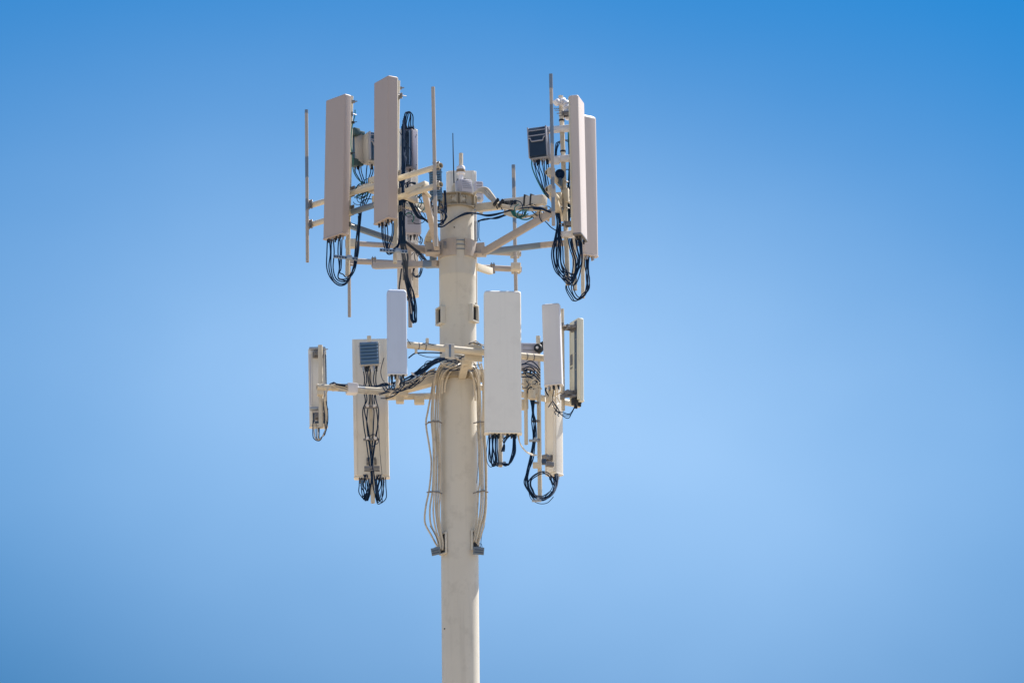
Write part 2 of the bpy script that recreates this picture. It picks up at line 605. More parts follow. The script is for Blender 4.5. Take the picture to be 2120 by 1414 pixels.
# ------------------------------------------------------------------ radio units
def radio(label, top, bot, Y, ang, w, d, body='rgrey', fin='rdark', fins='v', nf=14, ndots=5, name='radio_unit', group=None,
          handle=False, fin_out=0.05, lid=False, cat='radio unit'):
    T, B = at(top[0], top[1], Y), at(bot[0], bot[1], Y)
    u, n, z = panel_frame(B, T, ang)
    Lg = (T - B).length
    root = thing(name, label, cat, B, group)
    bm = bmesh.new()
    obox(bm, B + z * Lg / 2, (u, n, z), (w / 2, d / 2, Lg / 2), 0.012)
    # raised rim and screw bosses
    for s in (-1, 1):
        obox(bm, B + z * Lg / 2 + u * (s * (w / 2 - 0.004)) + n * (d * 0.12), (u, n, z), (0.009, d * 0.3, Lg / 2 - 0.02), 0.003)
        for f in (0.12, 0.88):
            c = B + z * (Lg * f) + u * (s * (w / 2 + 0.004)) - n * (d * 0.25)
            tube(bm, [c, c + u * (s * 0.012)], 0.008, 8)
    obj('housing', bm, body, root)
    if fins == 'louvre':
        bm = bmesh.new()
        obox(bm, B + z * Lg / 2 + n * (d / 2 + 0.006), (u, n, z), (w / 2 - 0.012, 0.009, Lg / 2 - 0.012), 0.006)
        obj('cover', bm, body, root)
        bm = bmesh.new()
        for i in range(nf):
            obox(bm, B + z * (Lg * (0.34 + 0.54 * i / (nf - 1))) + n * (d / 2 + 0.0165), (u, n, z), (w * 0.36, 0.003, Lg * 0.008), 0)
        obj('louvres', bm, 'dgalv', root)
    else:
        bm = bmesh.new()
        for i in range(nf):
            f = (i + 0.5) / nf - 0.5
            if fins == 'v':
                obox(bm, B + z * Lg / 2 + u * (f * w * 0.9) + n * (d / 2 + fin_out / 2), (u, n, z), (w * 0.22 / nf, fin_out / 2 + 0.004, Lg * 0.44), 0)
            elif fins == 'r':
                c_ = B + z * (Lg * (0.54 + f * 0.84)) + n * (d / 2 + 0.012)
                tube(bm, [c_ - u * (w * 0.45), c_ - u * (w * 0.42), c_ + u * (w * 0.42), c_ + u * (w * 0.45)], [Lg * 0.03, Lg * 0.062, Lg * 0.062, Lg * 0.03], 12)
            else:
                obox(bm, B + z * (Lg * (0.5 + f * 0.9)) + n * (d / 2 + fin_out / 2), (u, n, z), (w * 0.44, fin_out / 2 + 0.004, Lg * 0.26 / nf), 0.004)
        obox(bm, B + z * Lg / 2 + n * (d / 2 + 0.003), (u, n, z), (w * 0.47, 0.006, Lg * 0.46), 0)
        obj('heat_sink', bm, fin, root)
    if handle:
        bm = bmesh.new()
        c = B + z * (Lg * 0.52) + n * (d / 2 + fin_out + 0.012)
        pts = [c + u * (-w * 0.46) + z * 0.05, c + u * (-w * 0.36) + z * 0.045, c + u * (-w * 0.3), c + u * (w * 0.3), c + u * (w * 0.36) + z * 0.045, c + u * (w * 0.46) + z * 0.05]
        tube(bm, pts, 0.011, 6)
        for f in (0.70, 0.86):
            obox(bm, B + z * (Lg * f) + n * (d / 2 + fin_out + 0.004), (u, n, z), (w * 0.47, 0.006, 0.007), 0)
        for s in (-1, 1):
            obox(bm, B + z * Lg * 0.5 + n * (d / 2 + fin_out * 0.55) + u * (s * w * 0.48), (u, n, z), (0.008, fin_out * 0.6, Lg * 0.48), 0.003)
        obj('handle', bm, 'rframe', root)
    for i in range(ndots):
        f = (i + 0.5) / ndots - 0.5
        c = B + u * (f * w * 0.8) + n * ((-0.15 if i % 2 else 0.15) * d)
        bm = bmesh.new()
        tube(bm, [c + z * 0.004, c - z * 0.03, c - z * 0.032, c - z * 0.075], [0.016, 0.016, 0.012, 0.010], 10)
        obj('connector', bm, ('copper', 'rubber', 'rubber', 'wplas')[i % 4], root)
    return root, B, T, u, n, z


# ------------------------------------------------------------------ steelwork helpers
def pipe(root, a, b, r, m='beige', name='face_pipe'):
    bm = bmesh.new()
    hollow(bm, a, b, r)
    return obj(name, bm, m, root)


def ubolt_clamp(root, c, n, r, m='dgalv', name='clamp', size=0.075):
    """two plates and two U-bolts that tie a vertical mast to a horizontal pipe; n points from pipe to mast"""
    n = n.normalized()
    z = Vector((0, 0, 1))
    u = z.cross(n).normalized()
    bm = bmesh.new()
    obox(bm, c, (u, n, z), (size, 0.007, size), 0.006)
    for dz in (-0.05, 0.05):
        pts = [c + u * (s_ * (r + 0.006)) + n * t_ + z * dz for s_, t_ in ((-1, -0.02), (-1, r), (-0.8, r * 1.55), (0, r * 2.08), (0.8, r * 1.55), (1, r), (1, -0.02))]
        tube(bm, pts, 0.007, 6)
        for s_ in (-1, 1):
            p = c + u * (s_ * (r + 0.006)) - n * 0.012 + z * dz
            tube(bm, [p, p - n * 0.016], 0.013, 6)
    return obj(name, bm, m, root)


def mast(root, top, bot, Y, r, m='mast', name='mast_pipe'):
    return pipe(root, at(bot[0], bot[1], Y), at(top[0], top[1], Y), r, m, name)


def lerp(a, b, t):
    return a + (b - a) * t


# ================================================================== THE PLACE
# ground, one sheet out to the horizon
bm = bmesh.new()
for (x, y) in ((-6000, -6000), (6000, -6000), (6000, 9000), (-6000, 9000)):
    bm.verts.new((x, y, 0))
bm.verts.ensure_lookup_table()
bm.faces.new(bm.verts)
struct('ground', bm, 'ground')


def zat(py, Y=0.0, px=948):
    return at(px, py, Y).z


# ------------------------------------------------------------------ monopole
UPZ_ = Vector((0, 0, 1))
pole = thing('monopole', 'tall beige steel monopole carrying both tiers of antennas', 'tower', Vector((0, 0, 0)))
ax0 = lambda z: (0.0, 0.0)
bm = bmesh.new()
zt = zat(425)
prof = [(0.335, 0.0), (0.256, zat(1414)), (0.2555, zat(780))]
lathe(bm, [(0.0, 0.0)] + prof + [(0.2548, zat(774)), (0.254, zat(772)), (0.2535, zat(577)), (0.2550, zat(576)), (0.2550, zat(574)), (0.2530, zat(573)), (0.252, zat(520)), (0.236, zat(500)), (0.234, zt), (0.0, zt)], ax0, 96)
bmesh.ops.remove_doubles(bm, verts=bm.verts, dist=1e-5)
obj('shaft', bm, 'pole', pole)
# top flange ring, with its bolted split facing the viewer
bm = bmesh.new()
z0, z1 = zat(436), zat(409)
lathe(bm, [(0.235, z0), (0.285, z0), (0.285, z0 + 0.016), (0.250, z0 + 0.020), (0.250, z1 - 0.020), (0.285, z1 - 0.016), (0.285, z1), (0.05, z1 + 0.004), (0.0, z1 + 0.004)], ax0, 72)
for dx in (-0.022, 0.022):
    a = R(-84)
    c = Vector((0.262 * math.cos(a) + dx, 0.262 * math.sin(a), (z0 + z1) / 2))
    obox(bm, c, (Vector((1, 0, 0)), Vector((0, 1, 0)), Vector((0, 0, 1))), (0.008, 0.035, (z1 - z0) / 2 - 0.02), 0.002)
for a in (-108, -100, -68, -60):
    for f in (0.3, 0.7):
        d = Vector((math.cos(R(a)), math.sin(R(a)), 0))
        p = d * 0.250 + Vector((0, 0, z0 + (z1 - z0) * f))
        tube(bm, [p, p + d * 0.022], 0.017, 6)
for a in (-150, -132, -28, -12):
    d = Vector((math.cos(R(a)), math.sin(R(a)), 0))
    obox(bm, d * 0.265 + Vector((0, 0, (z0 + z1) / 2)), (UPZ_.cross(d), d, UPZ_), (0.010, 0.020, (z1 - z0) / 2 - 0.016), 0.002)
obj('top_collar', bm, 'collar', pole)
bm = bmesh.new()
for a in (-96, -72):
    d = Vector((math.cos(R(a)), math.sin(R(a)), 0))
    obox(bm, d * 0.2525 + Vector((0, 0, (z0 + z1) / 2)), (UPZ_.cross(d), d, UPZ_), (0.036, 0.004, 0.050), 0.002)
obj('collar_plate', bm, 'beige', pole)
for (x, y, Y) in ((992, 412, -0.05), (996, 440, -0.05), (985, 436, -0.12), (915, 437, -0.1)):
    bm = bmesh.new()
    c = at(x, y, Y)
    obox(bm, c, (Vector((1, 0, 0)), Vector((0, 1, 0)), UPZ_), (0.026, 0.03, 0.016), 0.005)
    tube(bm, [c - UPZ_ * 0.03, c + UPZ_ * 0.035], 0.008, 6)
    obj('collar_bolt', bm, 'galv', pole)
# mid collar: plates strapped round the pole, threaded rods between
z0, z1 = zat(528, -0.25), zat(493, -0.25)
bm = bmesh.new()
arc_plate(bm, 0.235, 0.272, z0, z1, R(178), R(268))
arc_plate(bm, 0.235, 0.272, z0, z1, R(-66), R(-8))
arc_plate(bm, 0.235, 0.272, z0, z1, R(20), R(110))
for a in (260, -60):
    d = Vector((math.cos(R(a)), math.sin(R(a)), 0))
    for f in (0.3, 0.5, 0.7):
        p = d * 0.27 + Vector((0, 0, lerp(z0, z1, f)))
        tube(bm, [p, p + d * 0.010], 0.010, 6)
obj('mid_collar', bm, 'brace', pole)
bm = bmesh.new()
for f in (0.36, 0.62, 0.88):
    zz = lerp(z0, z1, f)
    tube(bm, [Vector((0.262 * math.cos(R(a)), 0.262 * math.sin(R(a)), zz)) for a in range(-100, -54, 5)], 0.008, 6)
obj('threaded_rod', bm, 'greybar', pole)
# ears on the mid collar that take the braces
bm = bmesh.new()
for (x0, y0, x1, y1, Y, wd_) in ((880, 513, 912, 513, -0.16, 0.16), (980, 516, 1004, 514, -0.05, 0.17)):
    a, b = at(x0, y0, Y), at(x1, y1, Y)
    beam(bm, a, b, 0.016, wd_)
    obox(bm, lerp(a, b, 0.5) + Vector((0, 0, -0.09)), (Vector((1, 0, 0)), Vector((0, 1, 0)), Vector((0, 0, 1))), (0.10, 0.09, 0.008), 0.003)
obj('collar_ear', bm, 'brace', pole)
bm = bmesh.new()
for (x, y, Y, sx, sy) in ((921, 507, -0.282, 0.022, 0.05), (912, 512, -0.262, 0.008, 0.03), (889, 521, -0.17, 0.03, 0.03)):
    obox(bm, at(x, y, Y), (Vector((1, 0, 0)), Vector((0, 1, 0)), Vector((0, 0, 1))), (sx, 0.006, sy), 0.003)
obj('bracket_pad', bm, 'dgalv', pole)
# lower collar: ring with gussets under the lower tier
z0, z1 = zat(792), zat(768)
bm = bmesh.new()
lathe(bm, [(0.256, z0), (0.315, z0 + 0.02), (0.325, z1 - 0.02), (0.256, z1), (0.256, z0)], ax0, 64)
for a in (-118, -62, -175, -5, 60, 120):
    d = Vector((math.cos(R(a)), math.sin(R(a)), 0))
    obox(bm, d * 0.31 + Vector((0, 0, (z0 + z1) / 2)), (d.cross(Vector((0, 0, 1))), d, Vector((0, 0, 1))), (0.012, 0.06, 0.09), 0.003)
bmesh.ops.remove_doubles(bm, verts=bm.verts, dist=1e-6)
obj('lower_collar', bm, 'collar', pole)


# cable ports: rims that stand out of the shaft, shade inside painted black
def port(ang, pyc, hw, hh, deep=0.05):
    d = Vector((math.cos(R(ang)), math.sin(R(ang)), 0))
    t = Vector((0, 0, 1)).cross(d).normalized()
    zc = zat(pyc)
    up = Vector((0, 0, 1))
    rr = 0.254
    c = d * (rr + 0.01) + up * zc
    bm = bmesh.new()
    for s in (-1, 1):
        obox(bm, c + t * (s * hw), (t, d, up), (0.010, deep, hh + 0.008), 0.004)
        obox(bm, c + up * (s * hh), (t, d, up), (hw + 0.008, deep, 0.011), 0.004)
    p = obj('cable_port', bm, 'pole', pole)
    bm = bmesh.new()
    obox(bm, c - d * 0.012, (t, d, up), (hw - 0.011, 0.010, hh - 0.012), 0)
    obj('port_shade_block', bm, 'hole', p)


port(-34, 656, 0.070, 0.115, 0.04)
port(207, 659, 0.080, 0.115, 0.04)
port(-36, 1126, 0.075, 0.135, 0.015)
port(212, 1130, 0.075, 0.140, 0.015)
port(95, 1128, 0.085, 0.135, 0.035)
bm = bmesh.new()
for (x, y, rr) in ((941, 471, 0.237), (921, 1301, 0.2565), (984, 629, 0.255), (977, 445, 0.237)):
    p = at(x, y, 0)
    a = math.acos(max(-1, min(1, p.x / rr)))
    d = Vector((math.cos(-a), math.sin(-a), 0))
    q = d * (rr - 0.004) + Vector((0, 0, zat(y, -rr * math.sin(a))))
    tube(bm, [q, q + d * 0.014], 0.009, 8)
obj('bolt', bm, 'hole', pole)

# hanger plates where the feeder cables enter the shaft
for (x, y, Y, a, lab) in ((902, 1141, -0.20, 228, 'grey cable hanger plate jutting from the lower port on the mast side with five feeders'),
                          (991, 1140, -0.24, -68, 'grey slotted cable hanger plate below the lower port facing the sunlit side')):
    c = at(x, y, Y)
    d = Vector((math.cos(R(a)), math.sin(R(a)), 0))
    t = Vector((0, 0, 1)).cross(d).normalized()
    up = Vector((0, 0, 1))
    root = thing('cable_hanger', lab, 'bracket', c, 'cable hangers at the lower ports')
    bm = bmesh.new()
    sl_ = (up * 0.97 + d * 0.25).normalized()
    obox(bm, c, (t, sl_.cross(t), sl_), (0.078, 0.006, 0.052), 0.003)
    obox(bm, c + d * -0.05 + up * 0.055, (t, d, up), (0.03, 0.05, 0.006), 0.002)
    obj('plate', bm, 'hang', root)
    bm = bmesh.new()
    for f in (-0.022, 0.012):
        obox(bm, c + sl_ * f + t.cross(up) * 0.0075, (t, sl_.cross(t), sl_), (0.062, 0.004, 0.007), 0)
        obox(bm, c + sl_ * f - t.cross(up) * 0.0075, (t, sl_.cross(t), sl_), (0.062, 0.004, 0.007), 0)
    obj('slots', bm, 'rdark', root)

# ================================================================== UPPER TIER STEEL
UPZ = Vector((0, 0, 1))
# --- sector frame towards the viewer's left
PA0, PA1 = at(640, 427, -0.20), at(913, 343, -2.25)
PB0, PB1 = at(640, 467, -0.20), at(913, 382, -2.25)
NL = Vector((-0.75, -0.66, 0))
fl = thing('antenna_mount', 'beige pipe frame holding the two tan panels with long open pipe ends', 'mount', at(770, 420, -1.0), 'sector mounts on the monopole')
pipe(fl, PA0, PA1, 0.039)
pipe(fl, PB0, PB1, 0.039)
mast(fl, (634.5, 228), (636.5, 543), -0.33, 0.0235)
mast(fl, (896.5, 181), (903, 511), -2.27, 0.0255)
mast(fl, (727, 200), (719, 571), -0.78, 0.030, 'beige')
mast(fl, (824, 168), (818, 545), -1.50, 0.030, 'beige')
for (x, y, Y) in ((640, 424, -0.27), (640, 465, -0.27), (903, 345, -2.2), (903, 385, -2.2)):
    ubolt_clamp(fl, at(x, y, Y), NL, 0.026, size=0.062)
for (x, y, Y) in ((727, 398, -0.79), (726, 437, -0.79), (823, 365, -1.52), (823, 402, -1.52)):
    ubolt_clamp(fl, at(x, y, Y), NL, 0.03)
# the stand-off arm and its kicker
bm = bmesh.new()
beam(bm, at(775, 412, -0.95), at(905, 436, -0.1), 0.10, 0.10)
obj('standoff_arm', bm, 'beige', fl)
bm = bmesh.new()
beam(bm, at(879, 398, -1.85), at(905, 512, -0.28), 0.10, 0.075, up=Vector((1, 0, 0)))
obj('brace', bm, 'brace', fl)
bm = bmesh.new()
beam(bm, at(842, 398, -1.75), at(884, 381, -1.95), 0.10, 0.07)
beam(bm, at(835, 405, -1.72), at(862, 416, -1.35), 0.07, 0.07)
tube(bm, [at(870, 385, -2.0), at(890, 408, -1.8)], 0.022, 10)
obj('saddle_bracket', bm, 'beige', fl)
bm = bmesh.new()
tube(bm, [lerp(PB0, PB1, (x_ - 640) / 273.0) for x_ in (732, 779)], 0.0425, 18)
obj('splice_tube', bm, 'greybar', fl)
bm = bmesh.new()
obox(bm, at(779, 382, -0.95), (Vector((0.66, -0.75, 0)), NL, UPZ), (0.11, 0.05, 0.11), 0.006)
tube(bm, [at(745, 393, -0.8), at(772, 385, -1.0)], 0.055, 14)
obj('arm_head', bm, 'beige', fl)

# --- sector frame at the sunlit side
PC0, PC1 = at(1134, 357, -1.95), at(1226, 446, 0.45)
PD0, PD1 = at(1134, 392, -1.95), at(1226, 482, 0.45)
NR = Vector((0.965, -0.26, 0))
fr = thing('antenna_mount', 'beige pipe frame with two dark open pipe ends before the white clamps', 'mount', at(1150, 430, -1.0), 'sector mounts on the monopole')
pipe(fr, PC0, PC1, 0.040)
pipe(fr, PD0, PD1, 0.040)
mast(fr, (1140.5, 154), (1146, 467), -2.05, 0.0245)
mast(fr, (1161, 199), (1176, 590), -1.35, 0.033, 'beige')
mast(fr, (1188, 470), (1190.5, 601), -0.95, 0.030, 'beige')
mast(fr, (1205, 250), (1207, 617), -0.55, 0.027, 'beige')
for (x, y, Y) in ((1141, 357, -2.0), (1142, 393, -2.0)):
    ubolt_clamp(fr, at(x, y, Y), Vector((-0.2, -0.98, 0)), 0.026, m='beige', size=0.055)
for (x, y, Y) in ((1166, 385, -1.33), (1168, 425, -1.33)):
    ubolt_clamp(fr, at(x, y, Y), NR, 0.034)
bm = bmesh.new()
beam(bm, at(988, 431, -0.12), at(1048, 424, -0.4), 0.09, 0.108)
obj('standoff_arm', bm, 'beige', fr)
bm = bmesh.new()
beam(bm, at(1041, 424, -0.4), at(1128, 414, -0.85), 0.12, 0.135, bev=0.012)
obj('arm_sleeve', bm, 'sand', fr)
bm = bmesh.new()
for x in (1091, 1104):
    a = at(x, 417 - (x - 1091) * 0.1, -0.66 - (x - 1091) * 0.005)
    dv = (at(1128, 414, -0.85) - at(1041, 424, -0.4)).normalized()
    xx = UPZ.cross(dv).normalized()
    obox(bm, a, (xx, dv.cross(xx), dv), (0.070, 0.083, 0.012), 0.004)
obj('strap', bm, 'rubber', fr)
bm = bmesh.new()
dv = (at(1128, 414, -0.85) - at(1041, 424, -0.4)).normalized()
fx = Vector((dv.y, -dv.x, 0)).normalized()
if fx.y > 0:
    fx = -fx
for i, (wx, hh) in enumerate(((1048, 3), (1052, 4), (1056, 4.5), (1060, 4.5), (1064, 5), (1067.5, 5), (1071, 4.5), (1074, 4.5))):
    p0 = lerp(at(1041, 424, -0.4), at(1128, 414, -0.85), (wx - 1041) / 87.0) + fx * 0.068
    obox(bm, p0 - UPZ * 0.004, (dv, fx, UPZ), (0.008 if i % 2 else 0.010, 0.003, hh * 0.0066), 0)
    if i % 3 == 1:
        obox(bm, p0 + dv * 0.008 + UPZ * 0.012, (dv, fx, UPZ), (0.006, 0.003, 0.008), 0)
obj('stencil_mark', bm, 'rubber', fr)
bm = bmesh.new()
beam(bm, at(1000, 523, -0.18), at(1153, 434, -1.25), 0.05, 0.105)
obj('brace', bm, 'brace', fr)
bm = bmesh.new()
beam(bm, at(1006, 522, -0.1), at(1121, 508, -0.2), 0.06, 0.075)
obj('brace', bm, 'greybar', fr, label='bare grey steel brace')
bm = bmesh.new()
beam(bm, at(1121, 508, -0.2), at(1172, 503, -0.55), 0.06, 0.075)
obj('brace', bm, 'brace', fr)
bm = bmesh.new()
obox(bm, at(1172, 408, -1.3), (NR, Vector((0.26, 0.965, 0)), UPZ), (0.05, 0.09, 0.10), 0.006)
obox(bm, at(1155, 412, -1.4), (NR, Vector((0.26, 0.965, 0)), UPZ), (0.06, 0.05, 0.08), 0.006)
beam(bm, at(1143, 405, -1.8), at(1165, 455, -1.1), 0.09, 0.06)
obj('saddle_bracket', bm, 'beige', fr)
bm = bmesh.new()
for (x, y, w_) in ((1157, 268, 0.20), (1158, 330, 0.19)):
    c = at(x, y, -1.38)
    obox(bm, c, (Vector((0.97, -0.24, 0)), Vector((0.24, 0.97, 0)), UPZ), (w_, 0.06, 0.042), 0.03)
obox(bm, at(1150, 333, -1.42), (Vector((1, 0, 0)), Vector((0, 1, 0)), UPZ), (0.06, 0.05, 0.05), 0.02)
obox(bm, at(1174, 486, -1.35), (Vector((0.97, -0.24, 0)), Vector((0.24, 0.97, 0)), UPZ), (0.10, 0.06, 0.045), 0.03)
obj('white_clamp', bm, 'wplas', fr)
bm = bmesh.new()
for y in (250, 314):
    c = at(1163 + (y - 250) * 0.04, y, -1.35)
    tube(bm, [c - UPZ * 0.012, c + UPZ * 0.012], 0.040, 14)
c = at(1169, 466, -1.35)
tube(bm, [c - UPZ * 0.01, c + UPZ * 0.01], 0.040, 14)
obj('band', bm, 'rubber', fr)
bm = bmesh.new()
for (x, y) in ((1150, 225), (1152, 229)):
    tube(bm, [at(x - 3, y, -1.45), at(x + 14, y + 0.4, -1.3)], 0.006, 6)
obj('bolt', bm, 'greybar', fr)

# --- sector frame on the far side
PE0, PE1 = at(733, 504, 1.7), at(1079, 526, 1.7)
PF0, PF1 = at(737, 541, 1.7), at(1080, 558, 1.7)
NB = Vector((0, 1, 0))
fb = thing('antenna_mount', 'taupe pipe frame on the shaded far side, behind the pole under the upper ring', 'mount', at(905, 530, 1.4), 'sector mounts on the monopole')
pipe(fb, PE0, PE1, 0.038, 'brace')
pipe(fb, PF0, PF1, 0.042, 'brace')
mast(fb, (722, 430), (723.5, 656), 1.8, 0.0235)
mast(fb, (847, 300), (849.5, 677), 1.8, 0.030)
mast(fb, (1063, 342), (1069, 640), 1.62, 0.0265)
mast(fb, (954.5, 318), (956, 560), 1.8, 0.030)
for (x, y) in ((724, 505), (726, 542), (849, 512), (849, 548), (1066, 526), (1068, 558)):
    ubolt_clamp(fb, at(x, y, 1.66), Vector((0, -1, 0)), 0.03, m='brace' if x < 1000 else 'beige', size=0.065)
bm = bmesh.new()
beam(bm, at(775, 551, 1.1), at(908, 546, 0.1), 0.075, 0.085)
beam(bm, lerp(at(720, 466, -0.5), at(905, 528, 0.1), 0.5), at(905, 528, 0.1), 0.06, 0.075)
obj('brace', bm, 'brace', fb)
bm = bmesh.new()
beam(bm, at(720, 466, -0.5), lerp(at(720, 466, -0.5), at(905, 528, 0.1), 0.5), 0.06, 0.075)
obj('brace', bm, 'greybar', fb, label='bare grey steel brace')
bm = bmesh.new()
beam(bm, at(985, 552, 0.2), at(1016, 562, 0.7), 0.07, 0.09)
obj('brace', bm, 'beige', fb)
bm = bmesh.new()
for (x, y) in ((774, 543), (1020, 556)):
    for s in (-1, 1):
        p = at(x + s * 2.5, y, 1.25)
        tube(bm, [p - UPZ * 0.075, p + UPZ * 0.085], 0.008, 6)
    obox(bm, at(x, y, 1.25) + UPZ * 0.05, (Vector((1, 0, 0)), Vector((0, 1, 0)), UPZ), (0.035, 0.04, 0.006), 0.002)
    obox(bm, at(x, y, 1.25) - UPZ * 0.055, (Vector((1, 0, 0)), Vector((0, 1, 0)), UPZ), (0.035, 0.04, 0.006), 0.002)
obj('splice_clamp', bm, 'dgalv', fb)
bm = bmesh.new()
obox(bm, at(731, 505, 1.55), (Vector((1, 0, 0)), Vector((0, 1, 0)), UPZ), (0.05, 0.06, 0.06), 0.006)
obox(bm, at(1068, 553, 1.52), (Vector((1, 0, 0)), Vector((0, 1, 0)), UPZ), (0.07, 0.05, 0.055), 0.012)
obj('crossover_block', bm, 'beige', fb)
bm = bmesh.new()
beam(bm, at(880, 548, 0.3), at(905, 546, 0.15), 0.10, 0.10)
obox(bm, at(897, 536, 0.2), (Vector((1, 0, 0)), Vector((0, 1, 0)), UPZ), (0.05, 0.05, 0.05), 0.004)
obj('standoff_arm', bm, 'greybar', fb)

for (root, top, bot, Y, r, bands) in ((fl, (634.5, 228), (636.5, 543), -0.33, 0.0235, ((0, 8), (98, 140))), (fr, (1140.5, 154), (1146, 467), -2.05, 0.0245, ((0, 29), (94, 145), (255, 285))),
                                     (fb, (1063, 342), (1069, 640), 1.62, 0.0265, ((0, 8), (98, 120)))):
    a, b = at(top[0], top[1], Y), at(bot[0], bot[1], Y)
    for (p0, p1) in bands:
        bm = bmesh.new()
        t0, t1 = p0 / (bot[1] - top[1]), p1 / (bot[1] - top[1])
        z_ = (b - a).normalized()
        x_, y_, _ = frame_of(z_)
        rg = []
        for t_ in (t0, t1):
            rg.append([bm.verts.new(lerp(a, b, t_ + (random.uniform(-0.006, 0.006) if t_ > 0 else 0)) + (x_ * math.cos(2 * math.pi * k / 18) + y_ * math.sin(2 * math.pi * k / 18)) * (r + 0.0012)) for k in range(18)])
        for k in range(18):
            bm.faces.new((rg[0][k], rg[0][(k + 1) % 18], rg[1][(k + 1) % 18], rg[1][k]))
        obj('bare_band', bm, 'greybar', root)

# ================================================================== UPPER TIER ANTENNAS
panel('large tan panel antenna beside the thin outermost mast, cables looped beneath', (701, 203), (695.5, 489), -1.00, 221, 0.42, 0.115, 'tan', rf=0.014, ndots=8)
panel('tallest-standing tan panel antenna next to the thick black cable trunk', (798.5, 166), (798, 457), -1.72, 211, 0.40, 0.15, 'tan', rf=0.02, ndots=8)
panel('slender tan panel antenna tilted outwards with a sunlit curved front beside the white clamps', (1195, 206), (1201.5, 491), -1.60, -13, 0.40, 0.115, 'tan_lit', rf=0.03, ndots=6, capm='dgalv')
panel('tan panel antenna with rounded shoulder half hidden behind the sunlit tilted panel', (1216, 240), (1220.5, 528), -0.85, -55, 0.26, 0.085, 'tan_lit', rf=0.035, ndots=4, dome=0.045)
panel('beige panel antenna on the far side behind the black cable trunk', (843, 270), (844.5, 612), 2.0, 92, 0.30, 0.11, 'back', 'back', rf=0.03, ndots=6)
panel('beige panel antenna rising behind the pole top', (955, 357), (957, 632), 2.0, 90, 0.43, 0.12, 'back', 'back', rf=0.03, ndots=6)

# ================================================================== UPPER TIER RADIOS
radio('beige radio unit hung beside the tan panel on green brackets', (738, 275), (740, 343), -0.45, 200, 0.20, 0.13, 'rlight', 'rmid', 'v', 9, 3)
radio('larger beige radio unit with dark fins just showing from behind the tallest tan panel', (774, 279), (775, 340), -0.55, 296, 0.26, 0.20, 'rlight', 'rmid', 'v', 10, 4, handle=True)
radio('tall lavender grey radio unit fed from above by black cables', (849, 271), (849, 352), -0.95, 240, 0.15, 0.15, 'rviolet', 'rdark', 'v', 8, 4)
radio('white louvred radio box hanging behind the black cable trunk', (854, 428), (854, 487), 0.55, -82, 0.225, 0.12, 'rgrey', 'rdark', 'louvre', 12, 4)
radio('dark ribbed radio unit tucked behind the front upper mast', (901, 348), (903, 415), -1.3, 270, 0.16, 0.11, 'rmid', 'rmid', 'h', 12, 3, fin_out=0.03)
radio('black finned radio unit with grey handle above a spray of cables', (1115, 266), (1119, 331), -1.45, -105, 0.265, 0.13, 'rframe', 'rdark', 'v', 16, 6, handle=True)
radio('lavender grey junction box standing on the pole top', (959, 375), (961, 403), -0.12, -60, 0.19, 0.15, 'rgrey', 'rgrey', 'louvre', 5, 0, name='junction_box', cat='junction box')
radio('grey box mounted low behind the pole-top conduits', (990, 378), (991, 418), 0.35, -80, 0.115, 0.12, 'rgrey', 'rgrey', 'louvre', 5, 0, name='junction_box', cat='junction box')
# dark bracket hardware of the beige radio pair
t = thing('radio_bracket', 'dark green steel bracket reaching from the tan panel to the beige radios', 'bracket', at(735, 275, -0.6))
for (x, y) in ((735, 274), (732, 337)):
    bm = bmesh.new()
    obox(bm, at(x, y, -0.62), (Vector((0.8, 0.6, 0)), Vector((-0.6, 0.8, 0)), UPZ), (0.050, 0.05, 0.050), 0.004)
    obox(bm, at(x + 8, y + 1, -0.55), (Vector((0.8, 0.6, 0)), Vector((-0.6, 0.8, 0)), UPZ), (0.09, 0.02, 0.028), 0.004)
    obj('bracket_arm', bm, 'gsteel', t)

# pole-top stub mast with a white fitting, and the whip
t = thing('surge_arrestor', 'white cylindrical fitting with rusty strap on the stub mast above the pole', 'fitting', at(954, 372, 0.1))
bm = bmesh.new()
pts = [at(954, y, 0.1) for y in (404, 362, 361, 357, 356, 347, 345)]
tube(bm, pts, [0.032, 0.032, 0.055, 0.058, 0.060, 0.060, 0.052], 20)
obj('body', bm, 'wplas', t)
bm = bmesh.new()
tube(bm, [at(954, 357.5, 0.1), at(954, 352, 0.1)], 0.0615, 20)
obj('strap', bm, 'rust', t)
bm = bmesh.new()
tube(bm, [at(954, 345, 0.1), at(954, 337, 0.1), at(954, 318, 0.1)], [0.026, 0.026, 0.026], 14)
obj('stub_mast', bm, 'beige', t)
t = thing('whip_antenna', 'thin black whip antenna standing on the pole top', 'antenna', at(939.5, 402, -0.18))
bm = bmesh.new()
tube(bm, smooth([at(937.5, 276, -0.18), at(938.3, 320, -0.18), at(940, 382, -0.18)]), [0.0055 + 0.0035 * i / 14 for i in range(15)], 8)
obj('rod', bm, 'rubber', t)
bm = bmesh.new()
tube(bm, [at(940, 380, -0.18), at(940.3, 405, -0.18)], [0.013, 0.016], 10)
tube(bm, smooth([at(940, 381, -0.19), at(936.5, 388, -0.2), at(936.5, 396, -0.2), at(938.5, 403, -0.18)]), 0.009, 8)
obj('base', bm, 'beige', t)

